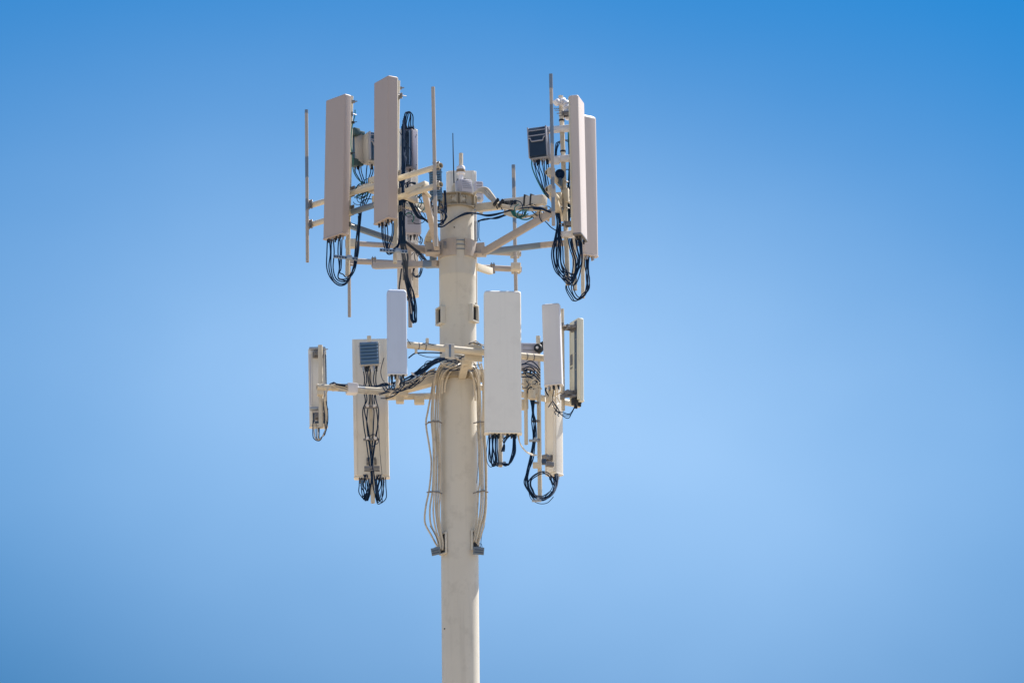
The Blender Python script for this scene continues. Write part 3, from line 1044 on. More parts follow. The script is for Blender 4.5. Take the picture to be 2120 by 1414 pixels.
# wrapped white conduit end beside the slender panel
t = thing('cable_wrap', 'white taped cable wrap draped over the mast beside the slender panel', 'cable wrap', at(1163, 214, -1.4))
bm = bmesh.new()
w_ = [at(1149, 215, -1.5), at(1154, 212, -1.48), at(1162, 210, -1.45), at(1170, 213, -1.45), at(1174, 225, -1.45), at(1175, 238, -1.45), at(1175, 249, -1.45)]
sp_ = smooth(w_, 5)
tube(bm, sp_, [0.030 + 0.018 * math.sin(i * 0.9) ** 2 + 0.014 * min(1, i / 20) for i in range(len(sp_) - 2)] + [0.035, 0.02], 10)
obj('wrap', bm, 'wplas', t)

# ================================================================== LOWER TIER STEEL
lf = thing('antenna_mount', 'beige horizontal pipe frame across the front of the lower tier', 'mount', at(960, 740, -1.2), 'sector mounts on the monopole')
GA0, GA1 = at(812, 711, -1.58), at(1150, 744, -0.85)
pipe(lf, GA0, GA1, 0.048)
NFv = Vector((0.31, -0.95, 0))
TFv = Vector((0.95, 0.31, 0))
mast(lf, (823, 690), (823, 802), -1.66, 0.026, 'beige')
mast(lf, (1035, 690), (1036, 966), -1.2, 0.030, 'beige')
mast(lf, (1139, 690), (1139.5, 831), -0.92, 0.024, 'beige')
bm = bmesh.new()
c = at(931, 727, -1.36)
obox(bm, c, (TFv, NFv, UPZ), (0.065, 0.012, 0.105), 0.004)
for sx in (-1, 1):
    for szz in (-0.7, 0.7):
        p = c + TFv * (sx * 0.042) + UPZ * (0.105 * szz)
        tube(bm, [p, p + NFv * 0.024], 0.012, 6)
obj('clamp', bm, 'sand', lf)
bm = bmesh.new()
obox(bm, c + NFv * 0.013, (TFv, NFv, UPZ), (0.015, 0.004, 0.088), 0.002)
obj('slot', bm, 'greybar', lf)
bm = bmesh.new()
c = at(980, 731, -1.12)
obox(bm, c, (TFv, NFv, UPZ), (0.125, 0.012, 0.115), 0.004)
for sx in (-0.8, -0.3, 0.3, 0.8):
    p = c + TFv * (sx * 0.11) + UPZ * 0.085
    tube(bm, [p, p + NFv * 0.02], 0.010, 6)
    p = c + TFv * (sx * 0.11) - UPZ * 0.085
    tube(bm, [p, p + NFv * 0.02], 0.010, 6)
obj('clamp', bm, 'beige', lf)
bm = bmesh.new()
beam(bm, at(964, 747, -1.06), at(956, 778, -0.24), 0.10, 0.10)
tube(bm, [at(970, 742, -0.95), at(970, 762, -0.95)], 0.055, 16)
obj('standoff_arm', bm, 'beige', lf)
for (x, y) in ((866, 716), (880, 718), (1090, 738), (1104, 740)):
    t_ = (x - 812) / 338.0
    p = lerp(GA0, GA1, t_)
    bm = bmesh.new()
    tube(bm, [p - (GA1 - GA0).normalized() * 0.008, p + (GA1 - GA0).normalized() * 0.008], 0.0505, 18)
    obj('band', bm, 'dgalv', lf)
bm = bmesh.new()
obox(bm, lerp(GA0, GA1, (884 - 812) / 338) + UPZ * 0.075, (TFv, NFv, UPZ), (0.018, 0.02, 0.045), 0.004)
obox(bm, lerp(GA0, GA1, (861 - 812) / 338) - UPZ * 0.075, (TFv, NFv, UPZ), (0.015, 0.02, 0.03), 0.004)
obj('cable_clip', bm, 'beige', lf)

ll = thing('antenna_mount', 'beige pipe arm reaching out to the slim slotted panel in the lower tier', 'mount', at(800, 810, 0.2), 'sector mounts on the monopole')
HA0, HA1 = at(656, 801, -0.10), at(838, 812, 0.20)
pipe(ll, HA0, HA1, 0.043)
pipe(ll, at(800, 822, 0.35), at(985, 818, 0.9), 0.045)
mast(ll, (663, 715), (664.5, 885), 0.02, 0.032, 'beige')
mast(ll, (764, 696), (772, 1041), 0.72, 0.030, 'beige')
bm = bmesh.new()
dv = (HA1 - HA0).normalized()
for (x0, x1, rr) in ((717, 740, 0.075),):
    beam(bm, lerp(HA0, HA1, (x0 - 656) / 182), lerp(HA0, HA1, (x1 - 656) / 182), rr * 2, rr * 2, bev=0.02)
obj('sleeve', bm, 'wplas', ll)
bm = bmesh.new()
for (x0, x1, rr) in ((700, 717, 0.0455), (740, 755, 0.0455)):
    tube(bm, [lerp(HA0, HA1, (x0 - 656) / 182), lerp(HA0, HA1, (x1 - 656) / 182)], rr, 18)
obj('bare_tube', bm, 'galv', ll)
bm = bmesh.new()
beam(bm, at(825, 806, 0.25), at(912, 782, -0.05), 0.14, 0.14, bev=0.01)
obj('standoff_arm', bm, 'beige', ll)
bm = bmesh.new()
for (x, y, Y, a_, b_, c_) in ((828, 822, 0.25, 0.055, 0.07, 0.085), (868, 829, 0.5, 0.07, 0.07, 0.05), (836, 812, 0.2, 0.06, 0.05, 0.06)):
    obox(bm, at(x, y, Y), (Vector((1, 0, 0)), Vector((0, 1, 0)), UPZ), (a_, b_, c_), 0.012)
obox(bm, at(663, 812, -0.05), (Vector((1, 0, 0)), Vector((0, 1, 0)), UPZ), (0.045, 0.05, 0.045), 0.008)
obj('saddle_bracket', bm, 'beige', ll)
for (x, y) in ((666, 801), (690, 802)):
    p = lerp(HA0, HA1, (x - 656) / 182)
    bm = bmesh.new()
    tube(bm, [p - dv * 0.012, p + dv * 0.012], 0.047, 18)
    obj('band', bm, 'beige', ll)

lr = thing('antenna_mount', 'beige posts and pipe cluster behind the wide front panel on the sunlit side', 'mount', at(1110, 790, 0.3), 'sector mounts on the monopole')
pipe(lr, at(985, 800, 0.1), at(1200, 838, 0.95), 0.045)
mast(lr, (1114, 696), (1118, 1031), 0.12, 0.030, 'beige')
mast(lr, (1088, 770), (1089.5, 920), -0.05, 0.026, 'beige')
mast(lr, (1164, 640), (1166, 850), 0.35, 0.025, 'beige')
bm = bmesh.new()
for (x, y, Y, a_, b_, c_) in ((1096, 790, 0.1, 0.08, 0.10, 0.10), (1102, 812, -0.05, 0.062, 0.06, 0.075), (1085, 838, 0.0, 0.05, 0.05, 0.07), (1110, 800, 0.2, 0.045, 0.08, 0.09)):
    obox(bm, at(x, y, Y), (TFv, NFv, UPZ), (a_, b_, c_), 0.01)
tube(bm, [at(1101, 808, -0.2), at(1101, 826, -0.2)], 0.052, 14)
obj('saddle_bracket', bm, 'beige', lr)
bm = bmesh.new()
for (x0, y0, x1, y1, Y) in ((1163, 674, 1186, 677, 0.25), (1164, 822, 1186, 820, 0.25)):
    tube(bm, [at(x0, y0, Y), at(x1, y1, Y)], 0.016, 8)
    obox(bm, at(x0, y0, Y), (Vector((1, 0, 0)), Vector((0, 1, 0)), UPZ), (0.03, 0.05, 0.03), 0.006)
    obox(bm, at(x1 + 2, y1, Y), (Vector((1, 0, 0)), Vector((0, 1, 0)), UPZ), (0.03, 0.04, 0.02), 0.006)
obj('tilt_bracket', bm, 'dgalv', lr)
for (y, Y) in ((834, 0.05), (872, 0.05), (911, 0.05)):
    bm = bmesh.new()
    c = at(1108 + (y - 850) * 0.03, y, Y)
    obox(bm, c, (Vector((1, 0, 0)), Vector((0, 1, 0)), UPZ), (0.06, 0.012, 0.013), 0.004)
    for s in (-0.5, 0.15, 0.7):
        tube(bm, [c + Vector((s * 0.06, -0.03, 0)), c + Vector((s * 0.06, 0.01, 0))], 0.015, 8)
    obj('cable_clamp', bm, 'dgalv', lr)
bm = bmesh.new()
obox(bm, at(1138, 961, 0.35), (Vector((0.9, 0.4, 0)), Vector((-0.4, 0.9, 0)), UPZ), (0.055, 0.03, 0.034), 0.006)
obj('tilt_bracket', bm, 'dgalv', lr)
bm = bmesh.new()
obox(bm, at(1124, 956, 0.15), (Vector((1, 0, 0)), Vector((0, 1, 0)), UPZ), (0.045, 0.04, 0.036), 0.008)
obj('tilt_bracket', bm, 'rdark', lr)
bm = bmesh.new()
obox(bm, at(1112, 963, 0.0), (Vector((1, 0, 0)), Vector((0, 1, 0)), UPZ), (0.06, 0.03, 0.04), 0.008)
obj('tilt_bracket', bm, 'beige', lr)

# ================================================================== LOWER TIER ANTENNAS
panel('pale grey panel antenna with rounded shoulder nearest the finned blue radio', (821, 600), (822.5, 774), -1.84, -84, 0.265, 0.11, 'icy', rf=0.025, ndots=8, dome=0.055)
panel('widest panel antenna, stone grey, covering the front of the lower tier', (1040, 604), (1041.5, 896), -1.42, -86, 0.50, 0.14, 'stone', rf=0.03, ndots=14, dome=0.04)
panel('short pale grey panel antenna between the widest panel and the striped panel', (1141, 630), (1146.5, 796), -1.12, -101, 0.245, 0.115, 'white', rf=0.022, ndots=6, dome=0.03)
r_, B, T, u, n, z = panel('slim olive panel antenna with a slate blue stripe down its back', (1195.5, 664), (1196, 833), 0.35, 25, 0.30, 0.060, 'olive', 'olive', rf=0.02, ndots=4, back_slab=0.95)
Lg = (T - B).length
bm = bmesh.new()
obox(bm, B + z * (Lg * 0.53) - n * 0.042 - u * 0.068, (u, n, z), (0.058, 0.014, Lg * 0.45), 0.003)
st = obj('stripe', bm, 'stripe', r_)
bm = bmesh.new()
for f in (0.38, 0.58, 0.75):
    p = B + z * (Lg * f) - n * 0.056 - u * 0.068
    tube(bm, [p, p - n * 0.008], 0.008, 8)
obj('rivet', bm, 'copper', st)
bm = bmesh.new()
obox(bm, B + z * (Lg * 0.53) - n * 0.0565 + u * 0.09, (u, n, z), (0.04, 0.0035, 0.075), 0)
obox(bm, B + z * (Lg * 0.43) - n * 0.0565 + u * 0.09, (u, n, z), (0.035, 0.0035, 0.012), 0)
obj('rating_plate', bm, 'dgalv', r_)
bm = bmesh.new()
obox(bm, B + z * 0.01 - n * 0.03 - u * 0.02, (u, n, z), (0.07, 0.05, 0.05), 0.008)
obj('connector_block', bm, 'rubber', r_)
panel('long beige panel antenna below the short pale panel, cable coil at its foot', (1147, 690), (1148.5, 982), 0.75, 48, 0.20, 0.16, 'back', 'back', rf=0.03, ndots=4)
r_, B, T, u, n, z = panel('wide beige panel antenna seen from behind, carrying the finned blue radio and black cables', (765.5, 705), (770, 988), 0.95, 90, 0.49, 0.12, 'back', 'back', rf=0.02, ndots=12, back_slab=0.99)
r_, B, T, u, n, z = panel('slim grey beige panel antenna with slotted edges at the tip of the lower arm', (656.5, 722), (659.5, 883), 0.30, 97, 0.245, 0.10, 'back', 'back', rf=0.02, ndots=2, back_slab=0.9)
Lg = (T - B).length
for s in (-1, 1):
    bm = bmesh.new()
    obox(bm, B + z * (Lg * 0.58) - n * 0.075 + u * (s * 0.098), (u, n, z), (0.017, 0.005, Lg * 0.33), 0.004)
    obj('edge_slot', bm, 'rgrey' if s > 0 else 'stripe', r_)
bm = bmesh.new()
obox(bm, B + z * 0.10 - n * 0.073, (u, n, z), (0.085, 0.006, 0.075), 0.003)
cv = obj('connector_recess', bm, 'rdark', r_)
bm = bmesh.new()
for dx, dz in ((-0.04, 0.12), (0.01, 0.11), (0.04, 0.07), (-0.01, 0.06)):
    obox(bm, B + z * dz - n * 0.082 + u * dx, (u, n, z), (0.018, 0.008, 0.013), 0.002)
obj('socket', bm, 'wplas', cv)
bm = bmesh.new()
for (x, y, Y) in ((657, 722, 0.12), (658, 846, 0.12)):
    obox(bm, at(x, y, Y), (Vector((1, 0, 0)), Vector((0, 1, 0)), UPZ), (0.11, 0.04, 0.016), 0.004)
    tube(bm, [at(x + 8, y + 1, Y - 0.05), at(x + 22, y + 1, Y - 0.05)], 0.007, 6)
obj('mounting_bracket', bm, 'galv', r_)

# ================================================================== LOWER TIER RADIOS
radio('blue grey radio with thick horizontal fins on the back of the wide beige panel', (764, 709), (766, 758), 0.55, -92, 0.27, 0.10, 'rlight', 'ribs', 'r', 6, 6, fin_out=0.07)
radio('grey radio unit showing its top above the lower front pipe beside the widest panel', (1092, 713), (1094, 766), 0.0, -80, 0.24, 0.16, 'rgrey', 'rdark', 'louvre', 4, 4)
bm = bmesh.new()
obox(bm, at(798, 700, 0.78), (Vector((1, 0, 0)), Vector((0, 1, 0)), UPZ), (0.0, 0.0, 0.0), 0)
bm.free()

# ================================================================== CABLES
G = 'black cables looping under the tan panel by the outermost mast'
Lb = 'black jumper cable looping beneath the tan panel by the outermost mast'
ends = [(743, 448), (745, 442), (747, 440), (744, 446), (746, 444), (748, 441), (742, 447)]
for i, sx in enumerate((678, 682, 686, 690, 701, 704, 708)):
    dp = random.uniform(-3, 3)
    low = 594 - i * 2.2 + dp
    cable([(sx, 496, -1.0), (sx + 0.5, 522, -1.0), (sx - 0.5 + dp * .3, 555, -1.0), (688 + i * 2.6, 582 - i * 2.2 + dp, -0.98), (705 + i, low - i * 1.5, -0.95), (720 + dp * .6 + i * 0.4, 584 - i * 1.5, -0.9), (730 + i * 0.8, 555 + dp, -0.85), (736 + i * 0.9, 520, -0.8), (740 + i * 0.5, 480, -0.75), ends[i] + (-0.7,)],
          0.0115, 'black', 'jumper_cable', Lb, 'cable', G)
G = 'black cables rising from the loop to the bracket between the tan panels'
Lb = 'black jumper cable rising between the two tan panels towards the arm'
for i, (x0, y0) in enumerate(((742, 445), (744, 440), (746, 440), (748, 441))):
    cable([(x0, y0, -0.7), (746 + i * 3, 428, -0.7), (749 + i * 5, 410, -0.7), (752 + i * 6, 396, -0.7)], 0.010, 'black', 'jumper_cable', Lb, 'cable', G)
G = 'black cables hanging from the beige radios'
Lb = 'black cable dropping from the beige radio pair into the tangle'
for i, x in enumerate((737, 742, 747, 760, 766, 771)):
    cable([(x, 343, -0.5), (x + random.uniform(-2, 2), 356, -0.52), (746 + i * 4, 375, -0.6), (752 + i * 3, 392, -0.65)], 0.010, 'black', 'jumper_cable', Lb, 'cable', G)
G = 'tangled cable loops on the arm between the tan panels'
Lb = 'dark cable tangled around the arm between the two tan panels'
for i in range(7):
    x, y = 748 + random.uniform(-5, 12), 388 + random.uniform(-6, 8)
    cable([(x - 14, y + 8, -0.7), (x - 4, y - 4 + i, -0.75), (x + 6, y + 6, -0.7), (x + 12, y - 3, -0.75), (x + 4, y + 14, -0.7), (x - 10, y + 20, -0.7)], 0.008, 'black' if i % 3 else 'bgreen', 'jumper_cable', Lb, 'cable', G)
cable([(735, 228, -0.85), (734.5, 240, -0.85), (730, 258, -0.85), (727, 280, -0.85), (727, 305, -0.85), (731, 330, -0.85), (731, 350, -0.8), (738, 367, -0.75), (752, 381, -0.7), (760, 386, -0.7)], 0.0075, 'bgreen', 'ground_wire', 'green ground wire running down the back of the tan panel by the outermost mast', 'wire')
for i, (x, y, Y) in enumerate(((727, 318, -0.86), (731, 254, -0.86))):
    bm = bmesh.new()
    c = at(x, y, Y)
    obox(bm, c, (Vector((1, 0, 0)), Vector((0, 1, 0)), UPZ), (0.022, 0.02, 0.014), 0.004)
    tube(bm, [c, c + Vector((0.055, 0, 0.01))], 0.005, 6)
    tag(obj('wire_clip', bm, 'rubber', origin=c.copy()), 'small black clip pinning the green wire, the %s of two' % ('lower', 'upper')[i], 'clip', 'clips on the green wire')
# bolts showing behind the tan panels
for (x, y, Y, lab) in ((730, 211, -0.85, 'small protruding bolt bracket near the top of the outermost tan panel'), (827, 183, -1.45, 'dark bolt bracket near the top of the tallest-standing tan panel')):
    c = at(x, y, Y)
    bm = bmesh.new()
    obox(bm, c, (Vector((1, 0, 0)), Vector((0, 1, 0)), UPZ), (0.035, 0.03, 0.014), 0.003)
    tube(bm, [c - Vector((0.03, 0, 0)), c + Vector((0.065, 0, 0.004))], 0.008, 6)
    tube(bm, [c - UPZ * 0.03, c + UPZ * 0.02], 0.007, 6)
    tag(obj('bolt_bracket', bm, 'dgalv', origin=c.copy()), lab, 'bracket')

G = 'black cables under the tallest-standing tan panel'
Lb = 'black jumper cable hanging below the tallest-standing tan panel'
for i, sx in enumerate((790, 793, 797, 801, 812, 815)):
    dp = random.uniform(-2, 2)
    cable([(sx, 462, -1.7), (sx + 1, 485, -1.7), (797 + i * 1.6 + dp, 512, -1.7), (805 + i * 1.5, 527 - i * 2 + dp, -1.68), (817 + dp, 520 - i, -1.65), (826, 508 - i, -1.62), (829 + dp, 480, -1.6), (831 + dp * .5, 440, -1.55)],
          0.0105, 'black', 'jumper_cable', Lb, 'cable', G)
G = 'black cables in the thick trunk behind the tallest-standing panel'
Lb = 'black cable in the thick trunk behind the tallest-standing tan panel'
for i in range(11):
    o = (i - 5) * 0.95
    dp = random.uniform(-1, 1)
    top = 300 + random.uniform(0, 40) if i > 5 else 262 - i * 4
    cable([(837 + o * 0.9 + dp, top, -1.2 + (i % 3) * .03), (836 + o * 0.8, 330, -1.25), (834 + o * 0.8 + dp, 370, -1.3), (832 + o + dp, 410, -1.35), (831 + o * 1.1, 445, -1.35), (833 + o * 1.3 + dp, 480, -1.35), (834 + o * 1.2, 505, -1.3)], 0.0125, 'black', 'feeder_cable', Lb, 'cable', G)
G = 'black cables arching over the lavender grey radio'
Lb = 'black cable arching into the top of the tall lavender grey radio'
for i, x in enumerate((841.5, 846.5, 851, 855.5)):
    cable([(836 + i * 0.8, 300, -1.1), (837 + i * 0.5, 262, -1.1), (839 + i * 0.8, 240 - i * 0.8, -1.1), (842 + i * 1.8, 232.5 + i * .3, -1.08), (845 + i * 2.7, 238 + i, -1.05), (x, 255, -1.0), (x, 272, -0.97)], 0.011, 'black', 'jumper_cable', Lb, 'cable', G)
    c0 = at(x, 268, -0.97)
    bm = bmesh.new()
    tube(bm, [c0 + UPZ * 0.05, c0 + UPZ * 0.0, c0 - UPZ * 0.03], [0.011, 0.02, 0.02], 10)
    tag(obj('cable_plug', bm, 'rubber', origin=c0.copy()), 'black tapered plug seated on top of the lavender grey radio', 'plug', 'plugs on top of the lavender grey radio')
cable([(822, 266, -1.35), (830, 275, -1.35), (838, 292, -1.3), (845, 300, -1.2), (851, 318, -1.12), (849, 340, -1.1)], 0.007, 'black', 'ground_wire', 'thin black wire curving over the face of the lavender grey radio', 'wire')
G = 'coiled black cables under the lavender grey radio'
Lb = 'black cable coiled below the tall lavender grey radio'
for i in range(4):
    rr = 9 + i * 1.6
    cable([(851 + rr * math.cos(a) + random.uniform(-1, 1), 388 + rr * 0.95 * math.sin(a), -1.2) for a in [R(200 - k * 45 + i * 20) for k in range(8)]], 0.009, 'black', 'jumper_cable', Lb, 'cable', G)
G = 'black cables running from the trunk to the pole'
Lb = 'black cable swagging from the trunk across the face of the pole'
bundle([(834, 420, -1.3, 2), (848, 417, -1.3, 3), (858, 437, -1.2, 3), (870, 450, -1.0, 3), (884, 457, -0.7, 3), (898, 464, -0.45, 2), (914, 468, -0.32, 2), (930, 461, -0.3, 1.5), (948, 450, -0.28, 1.5), (966, 442, -0.27, 1.5), (985, 444, -0.3, 1.5), (1010, 447, -0.5, 2), (1040, 441, -0.6, 2), (1072, 430, -0.75, 2), (1098, 431, -0.9, 3), (1118, 434, -1.1, 3)], 2, 0.0125, 'black', Lb, G, 'feeder_cable', jit=0.6)
bundle([(834, 415, -1.3, 4), (846, 412, -1.35, 6), (856, 430, -1.25, 4), (868, 449, -1.05, 4), (880, 455, -0.8, 3), (889, 460, -0.6, 3)], 4, 0.010, 'black', 'black cable drooping from the trunk behind the kicker brace', 'black cables drooping behind the kicker brace', 'feeder_cable')
G = 'black cables dropping past the kicker brace to the pole'
Lb = 'thick black cable curving down beside the kicker brace onto the pole'
for i in range(3):
    cable([(919 + i * 1.5, 395, -0.5), (921 + i * 1.5, 415, -0.4), (922 + i * 1.5, 435, -0.32), (920 + i * 2, 452, -0.3), (914, 462 + i, -0.32), (905, 466, -0.4), (896, 462, -0.6), (890, 440, -0.8), (893, 415, -1.0)], 0.012, 'black', 'feeder_cable', Lb, 'cable', G)
G = 'dark cables hanging from the dark ribbed radio'
for i in range(4):
    x = 894 + i * 5
    cable([(x, 412, -1.25), (x - 1, 428, -1.1), (892 + i * 3, 450, -0.8), (896 + i * 2, 470, -0.5)], 0.0125, 'black', 'jumper_cable', 'thick black cable hanging from the dark ribbed radio behind the front mast', 'cable', G)
# trunk foot, spreading to the far panel
G = 'black cables falling from the trunk behind the lower pale panel'
Lb = 'black cable falling from the trunk into a loop behind the pale panel'
for i in range(8):
    o = i - 3.5
    dp = random.uniform(-1, 1)
    cable([(833 + o * 1.4, 502, -1.3), (838 + o * 1.6, 530, -0.5), (840 + o * 1.3 + dp, 560, 0.8), (843 + o * 1.0, 580, 1.3), (850 + o * 1.8 + dp, 605, 1.5), (855 + o * 1.7 + dp, 635, 1.5), (857 + o * 1.5, 655, 1.5), (858 + o * 0.9 + dp, 668, 1.5), (853 + o * .5, 663 + dp, 1.5), (851 + o * .4, 650, 1.5)], 0.0105, 'black', 'jumper_cable', Lb, 'cable', G)
cable([(833, 545, 0.5), (830, 566, 1.2), (827, 590, 1.5), (826, 606, 1.6)], 0.015, 'black', 'feeder_cable', 'single thick black cable on the far beige panel above the pale panel', 'cable')
G = 'black cables slanting behind the far side frame'
bundle([(838, 500, -1.0, 3), (856, 515, -0.4, 4), (872, 530, 0.2, 3), (886, 545, 0.8, 2)], 5, 0.010, 'black', 'black cable slanting down towards the far side frame and pole', G, 'feeder_cable')
for i in range(4):
    cable([(862 + i, 520, 0.8), (871 - i, 530, 0.9), (872 + i, 548, 1.0), (868, 566 + i * 3, 1.1), (860 - i * 2, 570, 1.1), (857, 556, 1.1), (864, 545, 1.0)], 0.007, 'black', 'jumper_cable', 'thin black wire looped below the far side frame next to the pole', 'wire', 'thin wire loops below the far side frame')
for i in range(3):
    cable([(860 + i * 4, 486, 0.5), (862 + i * 4, 498, 0.4), (868 + i * 2, 503 + i, 0.3), (873, 495, 0.2), (869, 488, 0.2)], 0.006, 'black', 'jumper_cable', 'thin black wire curling under the white louvred box', 'wire', 'thin wires under the white louvred box')
for i in range(4):
    cable([(880 + i * 3, 505, -0.1), (883 + i * 3, 492, -0.2), (890 + i * 2, 478, -0.3), (897 + i, 470, -0.35)], 0.02, 'bcable', 'conduit', 'short beige conduit stub rising beside the kicker brace foot', 'conduit', 'beige conduit stubs beside the kicker brace foot')

# galvanised hanger rails under the tan panels
for (x0, y0, x1, y1, Y, lab) in ((690, 531, 741, 537, -1.05, 'perforated galvanised cable rail crossing the mast under the outermost tan panel'),
                                 (786, 518, 844, 522, -1.75, 'perforated galvanised cable rail under the tallest-standing tan panel')):
    a, b = at(x0, y0, Y), at(x1, y1, Y)
    t = thing('cable_rail', lab, 'bracket', lerp(a, b, 0.5))
    dv = (b - a).normalized()
    xx = UPZ.cross(dv).normalized()
    bm = bmesh.new()
    obox(bm, lerp(a, b, 0.5), (dv, xx, UPZ), ((b - a).length / 2, 0.004, 0.022), 0.001)
    obox(bm, lerp(a, b, 0.5) + UPZ * 0.024 + xx * 0.015, (dv, xx, UPZ), ((b - a).length / 2, 0.014, 0.003), 0.001)
    obox(bm, lerp(a, b, 0.66) + UPZ * 0.01, (dv, xx, UPZ), (0.035, 0.03, 0.03), 0.004)
    obj('channel', bm, 'galv', t)
    bm = bmesh.new()
    for k in range(9):
        p = lerp(a, b, (k + 0.5) / 9)
        obox(bm, p - xx * 0.005 if xx.y > 0 else p + xx * 0.005, (dv, xx, UPZ), (0.013, 0.003, 0.012), 0)
    obj('slots', bm, 'rdark', t)

# sunlit side bundles
G = 'black cables spraying from the black finned radio'
Lb = 'black cable spraying down from the black finned radio'
for i in range(9):
    x = 1101 + i * 4.3
    cable([(x, 332, -1.5), (x + 0.6, 346, -1.5), (x + 3 + (8 - i) * 0.6, 366, -1.5), (1119 + i * 2.6, 388 + random.uniform(-3, 3), -1.5), (1130 + i * 1.6, 405, -1.45), (1142 + i, 415 + random.uniform(-2, 3), -1.4)], 0.0088, 'bgreen' if i == 0 else 'black', 'jumper_cable', Lb if i else 'green wire at the edge of the cable spray from the black radio', 'cable' if i else 'wire', G)
G = 'black cables in the large loop under the slender panel'
Lb = 'black cable in the large loop below the slender sunlit panel'
for i in range(10):
    o = i - 4.5
    lx = (1143, 1146, 1150, 1155, 1158, 1160, 1162, 1164, 1148, 1153)[i]
    by = (584, 588, 580, 574, 586, 570, 582, 577, 590, 568)[i]
    r0 = (1176, 1179, 1182, 1184, 1191, 1194, 1197, 1199, 1202, 1204)[i]
    rx = (1186, 1190, 1193, 1196, 1198, 1200, 1202, 1204, 1206, 1207)[i]
    cable([(1153 + o * 0.9, 436, -1.35), (1157 + o * 1.0, 460, -1.35), (lerp(1157 + o, lx, 0.45), 488, -1.4), (lx + 1, 518, -1.45), (lx + 1.5, 543, -1.45), (lx + 9, 563, -1.45), (1171 + i * 0.8, by - 5, -1.45), (1181 + i * 0.9, by, -1.5), (lerp(1186, rx, 0.7), by - 16, -1.52), (rx, 540, -1.55), (lerp(r0, rx, 0.4), 515, -1.58), (r0, 494, -1.6)], 0.0112, 'black', 'jumper_cable', Lb, 'cable', G)
G = 'black cables in the lower small loop under the half hidden panel'
Lb = 'black cable in the small lower loop below the half hidden tan panel'
for i in range(5):
    dp = random.uniform(-2, 2)
    x1 = (1211, 1213, 1217.5, 1220, 1216)[i]
    cable([(x1, 531, -0.85), (x1, 552, -0.87), (1214 + i * 1.5, 575, -0.9), (1213 + i * 1.8, 597, -0.92), (1205 + i * 1.5, 613 + dp, -0.95), (1194 + i * 2 - 4, 624 - i * 1.6, -1.0), (1180 + i * 3, 614 - i * 1.5, -1.05), (1171 + i * 4, 598 - i, -1.1), (1173 + i * 4.5, 584 + dp, -1.2), (1180 + i * 3, 572, -1.3)], 0.0100, 'black', 'jumper_cable', Lb, 'cable', G)
G = 'black cables swagging from the collar to the sunlit side frame'
Lb = 'black cable swagging from the pole collar under the sleeved arm'
for i in range(4):
    cable([(989, 457 + i, -0.2), (1004, 454.5 - i * .6, -0.3), (1026, 452 + i - 2, -0.45), (1046, 444 + i * 1.2, -0.55), (1066, 434 + i, -0.7), (1090, 432 - i, -0.85), (1115, 429 + i * 1.5, -1.05), (1140, 438 + i, -1.25)], 0.009, 'black', 'feeder_cable', Lb, 'cable', G)
cable([(1094, 431, -0.9), (1112, 447, -0.9), (1130, 460, -0.95), (1142, 469, -1.0), (1152, 478, -1.2)], 0.010, 'black', 'feeder_cable', 'single black cable crossing behind the long taupe brace', 'cable')
G = 'green wire loops under the sleeved arm'
for i in range(3):
    cable([(1058 + i * 3, 437, -0.75), (1064 + i * 2, 447, -0.75), (1076, 450 + i * 1.2, -0.75), (1086 - i, 446, -0.75), (1090, 436 - i, -0.78)], 0.009, 'bgreen', 'ground_wire', 'green ground wire sagging in a loop under the sleeved arm', 'wire', G)
G = 'black cables dropping beside the pole below the swag'
for i in range(4):
    cable([(983 + i * 3, 458, -0.1), (982.5 + i * 3, 475, -0.1), (983 + i * 2.8, 492, -0.1), (983 + i * 2.5 + (4 if i == 3 else 0), 502 - i, -0.1)], 0.007, 'black', 'jumper_cable', 'thin black cable dropping against the sunlit side of the pole', 'cable', G)
G = 'cream conduits arching from the pole top'
for i in range(4):
    cable([(972 + i * 3, 408, -0.05), (978 + i * 3, 402 - i * 2, -0.1), (990 + i * 2.5, 397 - i * 2.6, -0.15), (1002 + i * 2.4, 400 - i * 3, -0.2), (1012 + i * 2.6, 410 - i * 2.2, -0.3), (1024 + i * 1.5, 419 - i, -0.4), (1036 + i, 424 + i * 1.3, -0.55), (1062, 428 + i * 1.6, -0.7), (1090, 429 + i * 2, -0.85), (1132, 430 + i * 2, -1.15)], 0.0145, 'bcable', 'conduit', 'cream conduit arching from the pole top down to the sleeved arm', 'conduit', G)
for (x, y, Y, lab) in ((1027, 419, -0.47, 'black strap clamp gripping the cream conduits, closest to the pole'), (1037, 421, -0.55, 'black strap clamp gripping the cream conduits next to the stencilled sleeve')):
    c = at(x, y, Y)
    bm = bmesh.new()
    obox(bm, c, (Vector((0.8, 0, -0.6)), Vector((0, 1, 0)), Vector((0.6, 0, 0.8))), (0.018, 0.045, 0.056), 0.006)
    tube(bm, [c - UPZ * 0.05, c - UPZ * 0.10 + Vector((0.02, 0, 0))], 0.008, 6)
    tag(obj('cable_clamp', bm, 'rubber', origin=c.copy()), lab, 'clamp', 'black clamps on the cream conduits')
G = 'beige conduits bunched under the sleeved arm'
for i in range(4):
    cable([(1044, 436 + i * 2, -0.6), (1060, 441 + i * 2.2, -0.65), (1082, 446 + i * 1.5, -0.7), (1104, 449 - i, -0.8), (1118, 444 - i * 1.5, -0.9), (1136, 452 + i * 2, -1.0)], 0.016, 'bcable', 'conduit', 'beige conduit bunched below the sleeved arm behind the long brace', 'conduit', G)
G = 'black cables arching behind the sunlit mast'
